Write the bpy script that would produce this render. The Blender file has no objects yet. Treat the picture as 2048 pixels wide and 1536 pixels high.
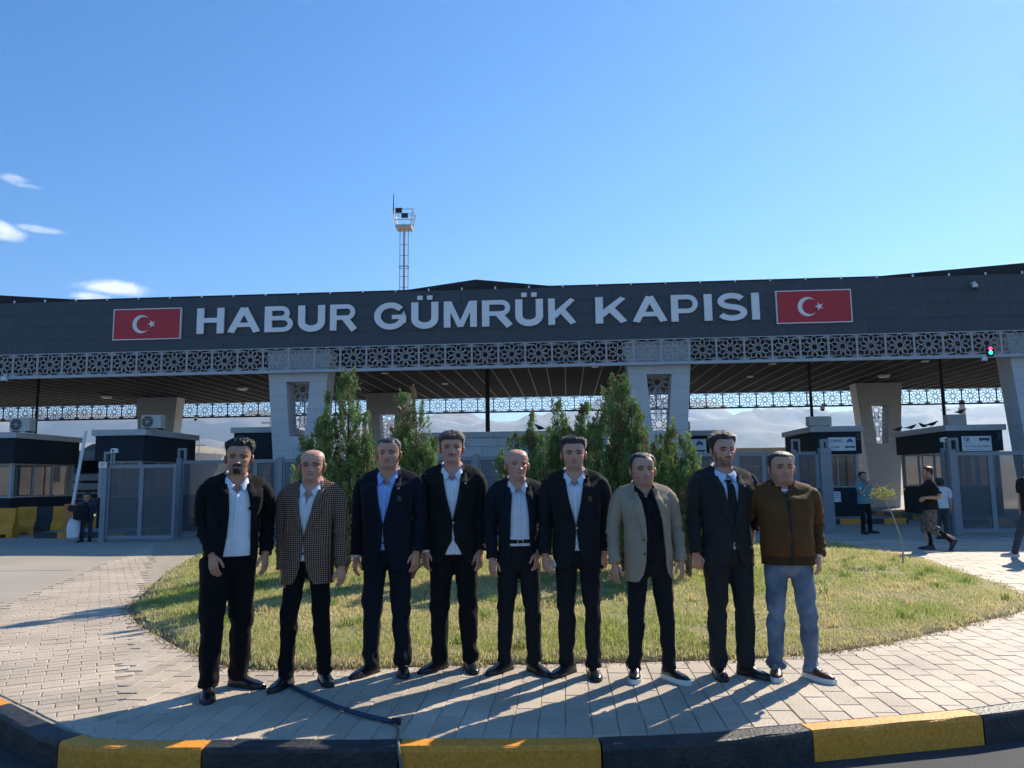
import bpy, bmesh, math, random
import numpy as np
from mathutils import Vector, Matrix
S = bpy.context.scene
COL = S.collection
rad = math.radians
rng = np.random.default_rng(7)
random.seed(7)

# ------------------------------------------------------------------ camera
FPX, CAMH, ROLL = 1538.0, 1.52, 0.012
PITCH = math.atan(192/FPX)
cd = bpy.data.cameras.new('camera'); cam = bpy.data.objects.new('camera', cd); COL.objects.link(cam)
cd.sensor_width = 36; cd.lens = 36*FPX/2048; cd.clip_start = .05; cd.clip_end = 40000
cam.matrix_world = Matrix.Translation((0, 0, CAMH)) @ Matrix.Rotation(rad(90)+PITCH, 4, 'X') @ Matrix.Rotation(-ROLL, 4, 'Z')
S.camera = cam

# ------------------------------------------------------------------ light
SUN_EL, SUN_AZ = rad(36), math.atan2(.672, .740)       # azimuth from +Y towards +X
sd = Vector((math.cos(SUN_EL)*math.sin(SUN_AZ), math.cos(SUN_EL)*math.cos(SUN_AZ), math.sin(SUN_EL)))
ld = bpy.data.lights.new('sun', 'SUN'); ld.energy = 5.0; ld.angle = rad(.53); ld.color = (1, .90, .74)
sun = bpy.data.objects.new('sun', ld); COL.objects.link(sun)
sun.rotation_euler = sd.to_track_quat('Z', 'Y').to_euler(); sun.location = sd*60

W = bpy.data.worlds.new('World'); S.world = W; W.use_nodes = True
nt = W.node_tree; nt.nodes.clear()
def N(t, **k):
    n = nt.nodes.new(t)
    for a, b in k.items(): setattr(n, a, b)
    return n
def L(a, b): nt.links.new(a, b)
sky = N('ShaderNodeTexSky', sky_type='NISHITA', sun_disc=False, sun_elevation=SUN_EL, sun_rotation=SUN_AZ,
        altitude=500, air_density=1.0, dust_density=.1, ozone_density=6.0)
def pixdir(u, v):
    a = (u-1024)/FPX; b = -(v-768)/FPX
    x = a*math.cos(ROLL)+b*math.sin(ROLL); y = -a*math.sin(ROLL)+b*math.cos(ROLL)
    return Vector((x, math.cos(PITCH)-math.sin(PITCH)*y, math.sin(PITCH)+math.cos(PITCH)*y))
tc = N('ShaderNodeTexCoord')
nz = N('ShaderNodeTexNoise'); nz.inputs['Scale'].default_value = 34; nz.inputs['Detail'].default_value = 7; nz.inputs['Roughness'].default_value = .62
mp = N('ShaderNodeMapping'); mp.inputs['Scale'].default_value = (1, 1, 1.3); L(tc.outputs['Generated'], mp.inputs['Vector']); L(mp.outputs[0], nz.inputs['Vector'])
def vdot(vec):
    n = N('ShaderNodeVectorMath', operation='DOT_PRODUCT'); L(tc.outputs['Generated'], n.inputs[0]); n.inputs[1].default_value = vec; return n.outputs['Value']
def M_(op, a, b=None, clamp=False):
    n = N('ShaderNodeMath', operation=op, use_clamp=clamp)
    for i, q in enumerate((a, b)):
        if q is None: continue
        if isinstance(q, (int, float)): n.inputs[i].default_value = q
        else: L(q, n.inputs[i])
    return n.outputs[0]
tot = None
for (u, v, su, sv, dens) in [(-10, 462, .036, .015, .8), (75, 458, .03, .006, .55), (225, 575, .045, .011, .85), (185, 594, .026, .007, .7),
                             (25, 358, .02, .007, .5), (45, 370, .02, .004, .4)]:
    d = pixdir(u, v).normalized(); t1 = d.cross(Vector((0, 0, 1))).normalized(); t2 = t1.cross(d)
    a = M_('DIVIDE', vdot(t1), su); b = M_('DIVIDE', vdot(t2), sv)
    r2 = M_('ADD', M_('MULTIPLY', a, a), M_('MULTIPLY', b, b))
    m = M_('SUBTRACT', 1.15, r2, True)
    m = M_('MULTIPLY', m, M_('GREATER_THAN', vdot(d), .5))
    c = M_('SUBTRACT', M_('ADD', M_('MULTIPLY', m, .42), nz.outputs['Fac']), .66)
    c = M_('MULTIPLY', M_('MULTIPLY', c, 3.2, True), M_('MULTIPLY', m, dens))
    tot = c if tot is None else M_('MAXIMUM', tot, c)
hsv = N('ShaderNodeHueSaturation'); hsv.inputs['Saturation'].default_value = 1.24; L(sky.outputs[0], hsv.inputs['Color'])
mx = N('ShaderNodeMix', data_type='RGBA'); L(tot, mx.inputs['Factor']); L(hsv.outputs[0], mx.inputs[6]); mx.inputs[7].default_value = (7.5, 7.6, 8, 1)
bg = N('ShaderNodeBackground'); bg.inputs['Strength'].default_value = .112
L(mx.outputs[2], bg.inputs['Color'])
ow = N('ShaderNodeOutputWorld'); L(bg.outputs[0], ow.inputs['Surface'])

S.view_settings.view_transform = 'Standard'; S.view_settings.look = 'None'
S.view_settings.exposure = 0.75; S.view_settings.gamma = 1
S.view_settings.use_curve_mapping = False
S.render.engine = 'CYCLES'
S.cycles.max_bounces = 8; S.cycles.transparent_max_bounces = 12

# ------------------------------------------------------------------ helpers
def gnd(u, v, z=0.0):
    d = pixdir(u, v); s = (z-CAMH)/d.z; return (d.x*s, d.y*s)
def atY(u, v, Y):
    d = pixdir(u, v); s = Y/d.y; return (d.x*s, CAMH+d.z*s)

class MB:
    def __init__(s): s.v = []; s.f = []
    def add(s, vs, fs):
        o = len(s.v); s.v.extend([tuple(map(float, p)) for p in vs]); s.f.extend([tuple(i+o for i in f) for f in fs]); return s
    def box(s, x0, x1, y0, y1, z0, z1):
        return s.add([(x0,y0,z0),(x1,y0,z0),(x1,y1,z0),(x0,y1,z0),(x0,y0,z1),(x1,y0,z1),(x1,y1,z1),(x0,y1,z1)],
                     [(0,3,2,1),(4,5,6,7),(0,1,5,4),(1,2,6,5),(2,3,7,6),(3,0,4,7)])
    def bbox(s, x0, x1, y0, y1, z0, z1, b=.01):
        """box with chamfered top and vertical edges"""
        def ring(i, z): return [(x0+i+b,y0+i,z),(x1-i-b,y0+i,z),(x1-i,y0+i+b,z),(x1-i,y1-i-b,z),(x1-i-b,y1-i,z),(x0+i+b,y1-i,z),(x0+i,y1-i-b,z),(x0+i,y0+i+b,z)]
        rs = [ring(0, z0), ring(0, z1-b), ring(b, z1)]
        vs = sum(rs, []); fs = [tuple(range(7,-1,-1)), tuple(range(16,24))]
        for k in range(2):
            for i in range(8): j = (i+1)%8; fs.append((k*8+i, k*8+j, k*8+8+j, k*8+8+i))
        return s.add(vs, fs)
    def prism(s, poly, ax, a0, a1):
        """extrude 2d poly along axis ax ('x','y','z')"""
        def P(p, a): return {'x': (a, p[0], p[1]), 'y': (p[0], a, p[1]), 'z': (p[0], p[1], a)}[ax]
        n = len(poly); vs = [P(p, a0) for p in poly]+[P(p, a1) for p in poly]
        fs = [tuple(range(n)), tuple(range(2*n-1, n-1, -1))]+[(i, i+n, (i+1)%n+n, (i+1)%n) for i in range(n)]
        return s.add(vs, fs)
    def tube(s, pts, r, n=8, cap=True):
        pts = [np.array(p, float) for p in pts]; m = len(pts)
        rr = r if hasattr(r, '__len__') else [r]*m
        vs = []; prev = None
        for i in range(m):
            t = pts[min(i+1, m-1)]-pts[max(i-1, 0)]; t = t/(np.linalg.norm(t)+1e-12)
            if prev is None:
                a = np.array((0, 0, 1.)) if abs(t[2]) < .9 else np.array((1., 0, 0)); u = np.cross(t, a)
            else: u = prev-t*np.dot(prev, t)
            u /= np.linalg.norm(u)+1e-12; w = np.cross(t, u); prev = u
            for k in range(n):
                a = 2*math.pi*k/n; vs.append(pts[i]+rr[i]*(math.cos(a)*u+math.sin(a)*w))
        fs = [(i*n+k, i*n+(k+1)%n, (i+1)*n+(k+1)%n, (i+1)*n+k) for i in range(m-1) for k in range(n)]
        if cap: fs += [tuple(range(n-1, -1, -1)), tuple(range((m-1)*n, m*n))]
        return s.add(vs, fs)
    def cyl(s, c, r, z0, z1, n=16, r1=None):
        return s.tube([(c[0], c[1], z0), (c[0], c[1], z1)], [r, r if r1 is None else r1], n)
    def bar(s, p, q, w, d, axis='y'):
        """flat bar in the xz plane from p to q (2d), width w, y from d0 to d1"""
        p = np.array(p, float); q = np.array(q, float); t = q-p; l = np.linalg.norm(t)
        if l < 1e-6: return s
        t /= l; nrm = np.array((-t[1], t[0]))*w/2
        return s.prism([p-nrm, q-nrm, q+nrm, p+nrm], axis, d[0], d[1])
    def grid(s, P, closed_u=False, closed_v=False):
        """P array (rows, cols, 3)"""
        P = np.asarray(P); r, c = P.shape[:2]
        idx = lambda i, j: (i % r)*c+(j % c)
        fs = [(idx(i,j), idx(i,j+1), idx(i+1,j+1), idx(i+1,j)) for i in range(r if closed_v else r-1) for j in range(c if closed_u else c-1)]
        return s.add(P.reshape(-1, 3), fs)
    def xform(s, M):
        s.v = [tuple(M @ Vector(p)) for p in s.v]; return s
    def mesh(s, name, smooth=False):
        me = bpy.data.meshes.new(name); me.from_pydata(s.v, [], s.f)
        me.validate(verbose=False)
        bm = bmesh.new(); bm.from_mesh(me); bmesh.ops.recalc_face_normals(bm, faces=bm.faces); bm.to_mesh(me); bm.free()
        if smooth: me.polygons.foreach_set('use_smooth', [True]*len(me.polygons))
        me.update(); return me

def link(name, data, mat=None, parent=None, label=None, cat=None, group=None, kind=None, loc=None, rz=None):
    o = bpy.data.objects.new(name, data); COL.objects.link(o)
    if mat is not None and data is not None and len(data.materials) == 0: data.materials.append(mat)
    if parent is not None: o.parent = parent
    if label: o['label'] = label
    if cat: o['category'] = cat
    if group: o['group'] = group
    if kind: o['kind'] = kind
    if loc is not None: o.location = loc
    if rz is not None: o.rotation_euler = (0, 0, rz)
    return o
def build(name, mb, mat, parent=None, smooth=False, **k):
    return link(name, mb.mesh(name, smooth), mat, parent, **k)
def thing(name, label, cat, loc=(0, 0, 0), rz=0, group=None):
    return link(name, None, None, None, label, cat, group, None, loc, rz)

def vnoise(P, seed=0):
    """smooth value noise in [-1,1] on an (n,3) array"""
    P = np.asarray(P, float); sh = P.shape[:-1]; P = P.reshape(-1, 3)
    i = np.floor(P).astype(np.int64); f = P-i; f = f*f*(3-2*f)
    def h(a, b, c):
        n = (a*374761393+b*668265263+c*1274126177+seed*974634777) & 0xffffffff
        n = ((n ^ (n >> 13))*1274126177) & 0xffffffff
        return ((n ^ (n >> 16)) & 0xffff)/32767.5-1
    r = 0
    for dx in (0, 1):
        for dy in (0, 1):
            for dz in (0, 1):
                w = (f[:,0] if dx else 1-f[:,0])*(f[:,1] if dy else 1-f[:,1])*(f[:,2] if dz else 1-f[:,2])
                r = r+w*h(i[:,0]+dx, i[:,1]+dy, i[:,2]+dz)
    return r.reshape(sh)
def fbm(P, oct=4, seed=0, gain=.5):
    P = np.asarray(P, float); r = 0; a = 1
    for k in range(oct): r = r+a*vnoise(P*2**k, seed+k*17); a *= gain
    return r

# ------------------------------------------------------------------ materials
MATS = {}
def mat(name, col, rough=.7, metal=0, var=.15, vscale=3, bump=0, bscale=40, col2=None, spec=.5, rand=0, attr=None, detail=5, fine=0, coat=0):
    if name in MATS: return MATS[name]
    m = bpy.data.materials.new(name); m.use_nodes = True; t = m.node_tree; b = t.nodes['Principled BSDF']
    def n(ty, **k):
        q = t.nodes.new(ty)
        for a, c in k.items(): setattr(q, a, c)
        return q
    b.inputs['Roughness'].default_value = rough; b.inputs['Metallic'].default_value = metal
    b.inputs['Specular IOR Level'].default_value = spec; b.inputs['Coat Weight'].default_value = coat
    tcn = n('ShaderNodeTexCoord')
    if attr:
        at = n('ShaderNodeAttribute', attribute_name=attr); base = at.outputs['Color']
    else:
        rg = n('ShaderNodeRGB'); rg.outputs[0].default_value = (*col, 1); base = rg.outputs[0]
    no = n('ShaderNodeTexNoise'); no.inputs['Scale'].default_value = vscale; no.inputs['Detail'].default_value = detail
    t.links.new(tcn.outputs['Object'], no.inputs['Vector'])
    if col2:
        mxx = n('ShaderNodeMix', data_type='RGBA'); rp = n('ShaderNodeValToRGB'); rp.color_ramp.elements[0].position = .38; rp.color_ramp.elements[1].position = .64
        t.links.new(no.outputs['Fac'], rp.inputs[0]); t.links.new(rp.outputs[0], mxx.inputs['Factor'])
        t.links.new(base, mxx.inputs[6]); mxx.inputs[7].default_value = (*col2, 1); base = mxx.outputs[2]
    hs = n('ShaderNodeHueSaturation'); t.links.new(base, hs.inputs['Color'])
    mr = n('ShaderNodeMapRange'); mr.inputs['From Min'].default_value = .25; mr.inputs['From Max'].default_value = .75
    mr.inputs['To Min'].default_value = 1-var; mr.inputs['To Max'].default_value = 1+var
    t.links.new(no.outputs['Fac'], mr.inputs['Value']); val = mr.outputs[0]
    if fine:
        nf = n('ShaderNodeTexNoise'); nf.inputs['Scale'].default_value = bscale; nf.inputs['Detail'].default_value = 3
        t.links.new(tcn.outputs['Object'], nf.inputs['Vector'])
        mf = n('ShaderNodeMapRange'); mf.inputs['From Min'].default_value = .3; mf.inputs['From Max'].default_value = .7
        mf.inputs['To Min'].default_value = 1-fine; mf.inputs['To Max'].default_value = 1+fine
        t.links.new(nf.outputs['Fac'], mf.inputs['Value'])
        mm = n('ShaderNodeMath', operation='MULTIPLY'); t.links.new(val, mm.inputs[0]); t.links.new(mf.outputs[0], mm.inputs[1]); val = mm.outputs[0]
    if rand:
        oi = n('ShaderNodeObjectInfo'); m2 = n('ShaderNodeMapRange'); m2.inputs['To Min'].default_value = 1-rand; m2.inputs['To Max'].default_value = 1+rand
        t.links.new(oi.outputs['Random'], m2.inputs['Value'])
        mm = n('ShaderNodeMath', operation='MULTIPLY'); t.links.new(val, mm.inputs[0]); t.links.new(m2.outputs[0], mm.inputs[1]); val = mm.outputs[0]
    t.links.new(val, hs.inputs['Value']); t.links.new(hs.outputs[0], b.inputs['Base Color'])
    if bump:
        nb = n('ShaderNodeTexNoise'); nb.inputs['Scale'].default_value = bscale; nb.inputs['Detail'].default_value = 4
        t.links.new(tcn.outputs['Object'], nb.inputs['Vector'])
        bp = n('ShaderNodeBump'); bp.inputs['Strength'].default_value = bump; bp.inputs['Distance'].default_value = .01
        t.links.new(nb.outputs['Fac'], bp.inputs['Height']); t.links.new(bp.outputs[0], b.inputs['Normal'])
    MATS[name] = m; return m
def glass(name, col=(.03, .04, .045), alpha=.5, rough=.05):
    m = bpy.data.materials.new(name); m.use_nodes = True; t = m.node_tree; b = t.nodes['Principled BSDF']
    b.inputs['Base Color'].default_value = (*col, 1); b.inputs['Roughness'].default_value = rough
    no = t.nodes.new('ShaderNodeTexNoise'); no.inputs['Scale'].default_value = 3
    mr = t.nodes.new('ShaderNodeMapRange'); mr.inputs['To Min'].default_value = alpha-.06; mr.inputs['To Max'].default_value = alpha+.06
    t.links.new(no.outputs['Fac'], mr.inputs['Value']); t.links.new(mr.outputs[0], b.inputs['Alpha'])
    return m
def emit(name, col, st):
    m = bpy.data.materials.new(name); m.use_nodes = True; b = m.node_tree.nodes['Principled BSDF']
    b.inputs['Base Color'].default_value = (*col, 1); b.inputs['Emission Color'].default_value = (*col, 1); b.inputs['Emission Strength'].default_value = st
    return m
# ================================================================== SETTING
asphalt = mat('asphalt', (.045, .046, .05), .9, var=.25, vscale=2, bump=.5, bscale=160, fine=.35)
concrete = mat('forecourt_concrete', (.37, .32, .26), .85, var=.16, vscale=.35, bump=.25, bscale=60, fine=.10, detail=9)
earth = mat('earth', (.30, .235, .16), .95, var=.25, vscale=.02, detail=8)
mortar = mat('mortar', (.34, .285, .215), .95, var=.2, vscale=4)
paverm = mat('paver_stone', (.46, .375, .285), .72, var=.24, vscale=1.3, bump=.4, bscale=55, fine=.16, rand=.11, detail=9)
kerb_y = mat('kerb_yellow_paint', (.80, .31, .02), .6, var=.2, vscale=11, bump=.6, bscale=45, col2=(.66, .27, .03), fine=.18, detail=9)
kerb_k = mat('kerb_black_paint', (.017, .019, .023), .55, var=.3, vscale=9, bump=.6, bscale=45, fine=.4, col2=(.028, .029, .031), detail=9)
soilm = mat('lawn_soil', (.27, .22, .11), .95, var=.3, vscale=3, bump=.5, bscale=30, col2=(.17, .17, .06))

ground = build('ground', MB().add([(-14000,-3000,-.42),(14000,-3000,-.42),(14000,14000,-.42),(-14000,14000,-.42)], [(0,1,2,3)]), earth, kind='structure')
build('road', MB().box(-60, 60, -25, 16, -.40, -.175), asphalt, kind='structure')

PLAT = [(-30,27.4),(-5.46,7.07),(-3.45,5.38),(-2.95,4.96),(-2.62,4.75),(-2.2,4.68),(-.67,4.65),(.48,4.635),(1.13,4.70),(1.78,4.84),(2.96,5.10),(3.95,5.42),(6,6.35),(10,9.2),(14,14),(30,44),(30,75),(-30,75)]
def halfplanes(poly, inset):
    hp = []
    for i in range(len(poly)):
        p = np.array(poly[i], float); q = np.array(poly[(i+1) % len(poly)], float); t = (q-p)/np.linalg.norm(q-p); n = np.array((-t[1], t[0]))
        hp.append((n, np.dot(n, p)+inset))
    return hp
def clip(poly, hps):
    out = [np.array(p, float) for p in poly]
    for n, c in hps:
        if not out: return out
        new = []
        for i in range(len(out)):
            a, b = out[i], out[(i+1) % len(out)]; da, db = np.dot(n, a)-c, np.dot(n, b)-c
            if da >= 0: new.append(a)
            if da*db < 0: new.append(a+(b-a)*da/(da-db))
        out = new
    return out
# bed under all paving
pavement = build('pavement', MB().prism(clip(PLAT, halfplanes(PLAT, .10)), 'z', -.38, -.0075), mortar, kind='structure')

# kerb: painted concrete blocks following the curve
kerb = link('kerb', None, kind='structure', loc=(0, 0, 0))
LINE = [np.array(p, float) for p in PLAT[0:16]]
seg = [np.linalg.norm(LINE[i+1]-LINE[i]) for i in range(len(LINE)-1)]; cum = np.concatenate([[0], np.cumsum(seg)])
def on_line(s):
    i = int(np.clip(np.searchsorted(cum, s)-1, 0, len(seg)-1)); f = (s-cum[i])/seg[i]
    return LINE[i]*(1-f)+LINE[i+1]*f
def s_of(x):      # arclength where the line reaches X (line runs left to right)
    for i in range(len(seg)):
        if LINE[i][0] <= x <= LINE[i+1][0]: return cum[i]+seg[i]*(x-LINE[i][0])/(LINE[i+1][0]-LINE[i][0])
marks = [s_of(x) for x in (-2.74, -1.82, -.68, .49, 1.78, 2.96)]
while marks[0] > cum[0]+1.2 and len(marks) < 30: marks.insert(0, marks[0]-1.16)
while marks[-1] < cum[-1]-1.2 and len(marks) < 60: marks.append(marks[-1]+1.18)
i0 = int(np.argmin(np.abs(np.array(marks)-s_of(-2.74))))
for k in range(len(marks)-1):
    s0, s1 = marks[k]+.006, marks[k+1]-.006
    ss = np.unique(np.concatenate([np.linspace(s0, s1, 9), [c for c in cum if s0 < c < s1]]))
    rows = []
    for s in ss:
        p = on_line(s); t = on_line(min(s+.06, cum[-1]))-on_line(max(s-.06, 0)); t /= np.linalg.norm(t); n = np.array((-t[1], t[0]))
        j = .004*vnoise(np.array([[s*6, 0, 1]]))[0]
        prof = [(0, -.30), (j, -.026), (.006+j, -.008), (.016, 0.001+j), (.135, .003+j*.5), (.150, -.008), (.150, -.30)]
        rows.append([(p[0]+n[0]*a, p[1]+n[1]*a, z) for a, z in prof])
    mb = MB(); P = np.array(rows); mb.grid(P)
    nn = len(prof); mb.f.append(tuple(range(nn))); mb.f.append(tuple(range(len(mb.v)-1, len(mb.v)-nn-1, -1)))
    build('kerb_block', mb, kerb_y if (k-i0) % 2 == 0 else kerb_k, kerb)

# lawn outline
LAWN = [(-4.55,9.35),(-3.44,7.8),(-2.68,6.93),(-2.2,6.56),(-1.35,6.52),(-.54,6.60),(.7,6.63),(2.12,6.74),(2.96,7.03),(3.93,7.6),(4.76,8.2),(5.69,8.87),(6.44,9.99),(7.2,13),(7.5,15.3),(7.42,17.1),(7.0,18.3),(3,18.9),(-3,19),(-7.0,18.9),(-6.72,16.5),(-5.9,13.26),(-5.08,10.7)]
LA = np.array(LAWN)
def smooth_closed(P, per=8):
    n = len(P); out = []
    for i in range(n):
        a, b, c, d = P[i-1], P[i], P[(i+1) % n], P[(i+2) % n]
        for k in range(per):
            t = k/per; out.append(.5*((2*b)+(-a+c)*t+(2*a-5*b+4*c-d)*t*t+(-a+3*b-3*c+d)*t**3))
    return np.array(out)
LS = smooth_closed(LA)
def inside(pts, poly):
    x, y = pts[:,0], pts[:,1]; r = np.zeros(len(pts), bool); j = len(poly)-1
    for i in range(len(poly)):
        xi, yi = poly[i]; xj, yj = poly[j]
        c = ((yi > y) != (yj > y)) & (x < (xj-xi)*(y-yi)/(yj-yi+1e-12)+xi); r ^= c; j = i
    return r
LC = np.array((.4, 12.6))
angb = np.arctan2(LS[:,1]-LC[1], LS[:,0]-LC[0]); rb = np.hypot(*(LS-LC).T); o_ = np.argsort(angb); angb, rb = angb[o_], rb[o_]
def lawn_t(P): return np.hypot(*(P-LC).T)/np.interp(np.arctan2(P[:,1]-LC[1], P[:,0]-LC[0]), angb, rb, period=2*math.pi)
def lawn_z(P):
    t = np.clip(lawn_t(P), 0, 1.05)
    return .012+.13*(1-t**5)+.03*vnoise(np.c_[P*.9, P[:,0]*0])*(1-t**4)
rows = []
for t in np.linspace(0.02, 1, 16):
    P = LC+(LS-LC)*t; rows.append(np.c_[P, lawn_z(P)-.01])
last = rows[-1].copy(); last[:,2] = -.03; rows.append(last)
build('lawn', MB().grid(np.array(rows), closed_u=True), soilm, smooth=True, kind='structure')

def leafmat(name, attr, rough=.6, trans=.35, var=.2):
    m = mat(name, (.1, .2, .05), rough, attr=attr, var=var, vscale=6, spec=.25); t = m.node_tree; b = t.nodes['Principled BSDF']
    tr = t.nodes.new('ShaderNodeBsdfTranslucent'); mx = t.nodes.new('ShaderNodeMixShader'); mx.inputs[0].default_value = trans
    at = [n for n in t.nodes if n.type == 'ATTRIBUTE'][0]
    g = t.nodes.new('ShaderNodeGamma'); g.inputs[1].default_value = .85; t.links.new(at.outputs['Color'], g.inputs[0]); t.links.new(g.outputs[0], tr.inputs['Color'])
    out = [n for n in t.nodes if n.type == 'OUTPUT_MATERIAL'][0]
    t.links.new(b.outputs[0], mx.inputs[1]); t.links.new(tr.outputs[0], mx.inputs[2]); t.links.new(mx.outputs[0], out.inputs['Surface'])
    return m
def fast_mesh(name, V, F, tint=None, smooth=False):
    me = bpy.data.meshes.new(name); V = np.ascontiguousarray(V, np.float32); F = np.ascontiguousarray(F, np.int32); k = F.shape[1]
    me.vertices.add(len(V)); me.vertices.foreach_set('co', V.ravel())
    me.loops.add(F.size); me.loops.foreach_set('vertex_index', F.ravel())
    me.polygons.add(len(F)); me.polygons.foreach_set('loop_start', np.arange(0, F.size, k, dtype=np.int32)); me.polygons.foreach_set('loop_total', np.full(len(F), k, np.int32))
    if smooth: me.polygons.foreach_set('use_smooth', np.ones(len(F), bool))
    me.update(calc_edges=True)
    if tint is not None:
        a = me.attributes.new('tint', 'FLOAT_COLOR', 'POINT'); a.data.foreach_set('color', np.c_[tint, np.ones(len(tint))].astype(np.float32).ravel())
    return me
def grass_blades(P, h, w, tint, lean=.6):
    n = len(P); a = rng.uniform(0, 2*math.pi, n); d = np.c_[np.cos(a), np.sin(a), np.zeros(n)]
    b = rng.uniform(0, 2*math.pi, n); le = np.c_[np.cos(b), np.sin(b), np.zeros(n)]*(rng.uniform(.1, 1, n)*lean*h)[:,None]
    up = np.c_[np.zeros((n, 2)), h]
    V = np.empty((n, 5, 3)); V[:,0] = P-d*w[:,None]*.5; V[:,1] = P+d*w[:,None]*.5
    mid = P+le*.35+up*.6; V[:,2] = mid+d*w[:,None]*.38; V[:,3] = mid-d*w[:,None]*.38; V[:,4] = P+le+up*np.array((1,1,.95))
    base = (np.arange(n)*5)[:,None]
    F = np.concatenate([base+np.array((0,1,2)), base+np.array((0,2,3)), base+np.array((3,2,4))])
    return V.reshape(-1, 3), F, np.repeat(tint, 5, 0)
grassm = leafmat('grass_blade', 'tint', trans=.42)
n = 900000
C = np.c_[rng.uniform(-7.5, 7.6, n), rng.uniform(6.4, 19, n)]
keep = rng.random(n) < np.clip((7.2/C[:,1])**1.9, .10, 1)*.62
C = C[keep]; C = C[lawn_t(C) < 1+.020*fbm(np.c_[C*3.2, C[:,0]*0], 3, 8)]
tt = lawn_t(C); edge_dry = np.clip((tt-.93)/.07, 0, 1)
pn = fbm(np.c_[C*.7, C[:,0]*0+3], 4, 5); pn2 = vnoise(np.c_[C*5, C[:,0]*0+9], 3)
pn3 = fbm(np.c_[C*1.7, C[:,0]*0+5], 3, 21)
keep = rng.random(len(C)) < np.clip(1-.5*edge_dry*(pn2 > -.1)-.25*(pn2 > .5)-1.1*np.clip(pn3-.35, 0, 1), .06, 1)
C, tt, edge_dry, pn, pn2 = C[keep], tt[keep], edge_dry[keep], pn[keep], pn2[keep]
dry = np.clip(.60+.55*pn+.22*pn2+.55*edge_dry+rng.normal(0, .2, len(C))-.38*np.clip((C[:,1]-8.5)/3, 0, 1), 0, 1)
green = np.array((.31, .38, .075))*rng.uniform(.7, 1.3, (len(C), 1)); straw = np.array((.80, .64, .30))*rng.uniform(.7, 1.15, (len(C), 1))
tint = green*(1-dry[:,None])+straw*dry[:,None]
hh = rng.uniform(.014, .046, len(C))*(1+.5*np.clip(pn, 0, 1)+1.3*np.clip(-pn-.35, 0, .8)*(rng.random(len(C)) < .5))*(1+.25*(dry < .3)); ww = rng.uniform(.005, .010, len(C))*np.clip(C[:,1]/8, .9, 2.0)
V, F, T = grass_blades(np.c_[C, lawn_z(C)-.012], hh, ww, tint, .9)
# loose dry litter along the lawn's edge
k = rng.integers(0, len(LS), 5200); q = LS[k]+rng.normal(0, .06, (5200, 2)); q = q[(q[:,1] < 12)]
V2, F2, T2 = grass_blades(np.c_[q, np.full(len(q), .004)], rng.uniform(.006, .03, len(q)), rng.uniform(.006, .016, len(q)), np.array((.30, .22, .11))*rng.uniform(.4, 1.2, (len(q), 1)), 2.2)
wc = np.c_[rng.uniform(-5, 6.5, 150), rng.uniform(6.9, 14, 150)]; wc = wc[lawn_t(wc) < .96]
wp = np.repeat(wc, 45, 0)+rng.normal(0, .045, (len(wc)*45, 2)); wg = np.repeat(rng.random(len(wc)) < .6, 45)[:,None]
V3, F3, T3 = grass_blades(np.c_[wp, lawn_z(wp)-.012], rng.uniform(.04, .11, len(wp)), rng.uniform(.006, .013, len(wp)), np.where(wg, np.array((.20, .30, .05)), np.array((.75, .60, .28)))*rng.uniform(.6, 1.2, (len(wp), 1)), 1.0)
V2 = np.r_[V2, V3]; F2 = np.r_[F2, F3+len(V2)-len(V3)]; T2 = np.r_[T2, T3]
link('grass', fast_mesh('grass', np.r_[V, V2], np.r_[F, F2+len(V)], np.r_[T, T2]), grassm, label='short patchy green and straw coloured grass of the lawn', cat='grass', kind='stuff')
print('grass tris', len(F)+len(F2))

# ---------------------------------------------------------------- pavers
A4 = rad(-4.0)
hp = halfplanes(PLAT, .155)
EDGE = [(-30, 10.0), (-6.58, 10.1), (-7.27, 12.7), (-8.47, 16.85), (-8.8, 18.3), (-9.6, 22.3)]     # paver / concrete border on the left
def left_border(y): return np.interp(y, [7.5, 10.1, 12.7, 16.85, 18.3, 22.3], [-5.6, -6.58, -7.27, -8.47, -8.8, -9.7])
pieces = []
def paver_piece(poly, dz, tilt):
    poly = clip(poly, hp)
    if len(poly) < 3: return
    c = sum(poly)/len(poly)
    ar = abs(sum(poly[i][0]*poly[(i+1) % len(poly)][1]-poly[(i+1) % len(poly)][0]*poly[i][1] for i in range(len(poly))))/2
    if ar < .002: return
    cc = c[None]
    if inside(cc, LS)[0] and lawn_t(cc)[0] < .96: return
    pieces.append((poly, c, dz, tilt, ar))
def rows_pattern(ang, lw, ll, xr, yr, cond, jit, gap):
    ca, sa = math.cos(ang), math.sin(ang)
    R_ = np.array(((ca, -sa), (sa, ca)))
    for i in range(int((xr[1]-xr[0])/lw)):
        off = (.5 if i % 2 else 0)*ll+rng.uniform(-.2, .2)*ll*.3
        for j in range(int((yr[1]-yr[0])/ll)+1):
            x0 = xr[0]+i*lw; y0 = yr[0]+j*ll+off
            q = np.array([(x0+gap, y0+gap), (x0+lw-gap, y0+gap), (x0+lw-gap, y0+ll-gap), (x0+gap, y0+ll-gap)])+rng.normal(0, jit, (4, 2))
            q = q @ R_.T; c = q.mean(0)
            if cond(c): paver_piece(list(q), rng.normal(0, .0008), rng.normal(0, .0006, 2))
split = lambda c: c[0] > -2.35+(c[1]-4.7)*-.45
rows_pattern(A4, .165, .33, (-4.5, 9.5), (4.2, 9.3), lambda c: split(c) and c[1] < 9.2, .0022, .0024)
rows_pattern(rad(-62), .125, .25, (-22, -4.4), (-7.2, 7.8), lambda c: (not split(c)) and c[0] > left_border(c[1])+.05 and c[1] < 19.3, .0018, .0020)
ra = A4
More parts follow.
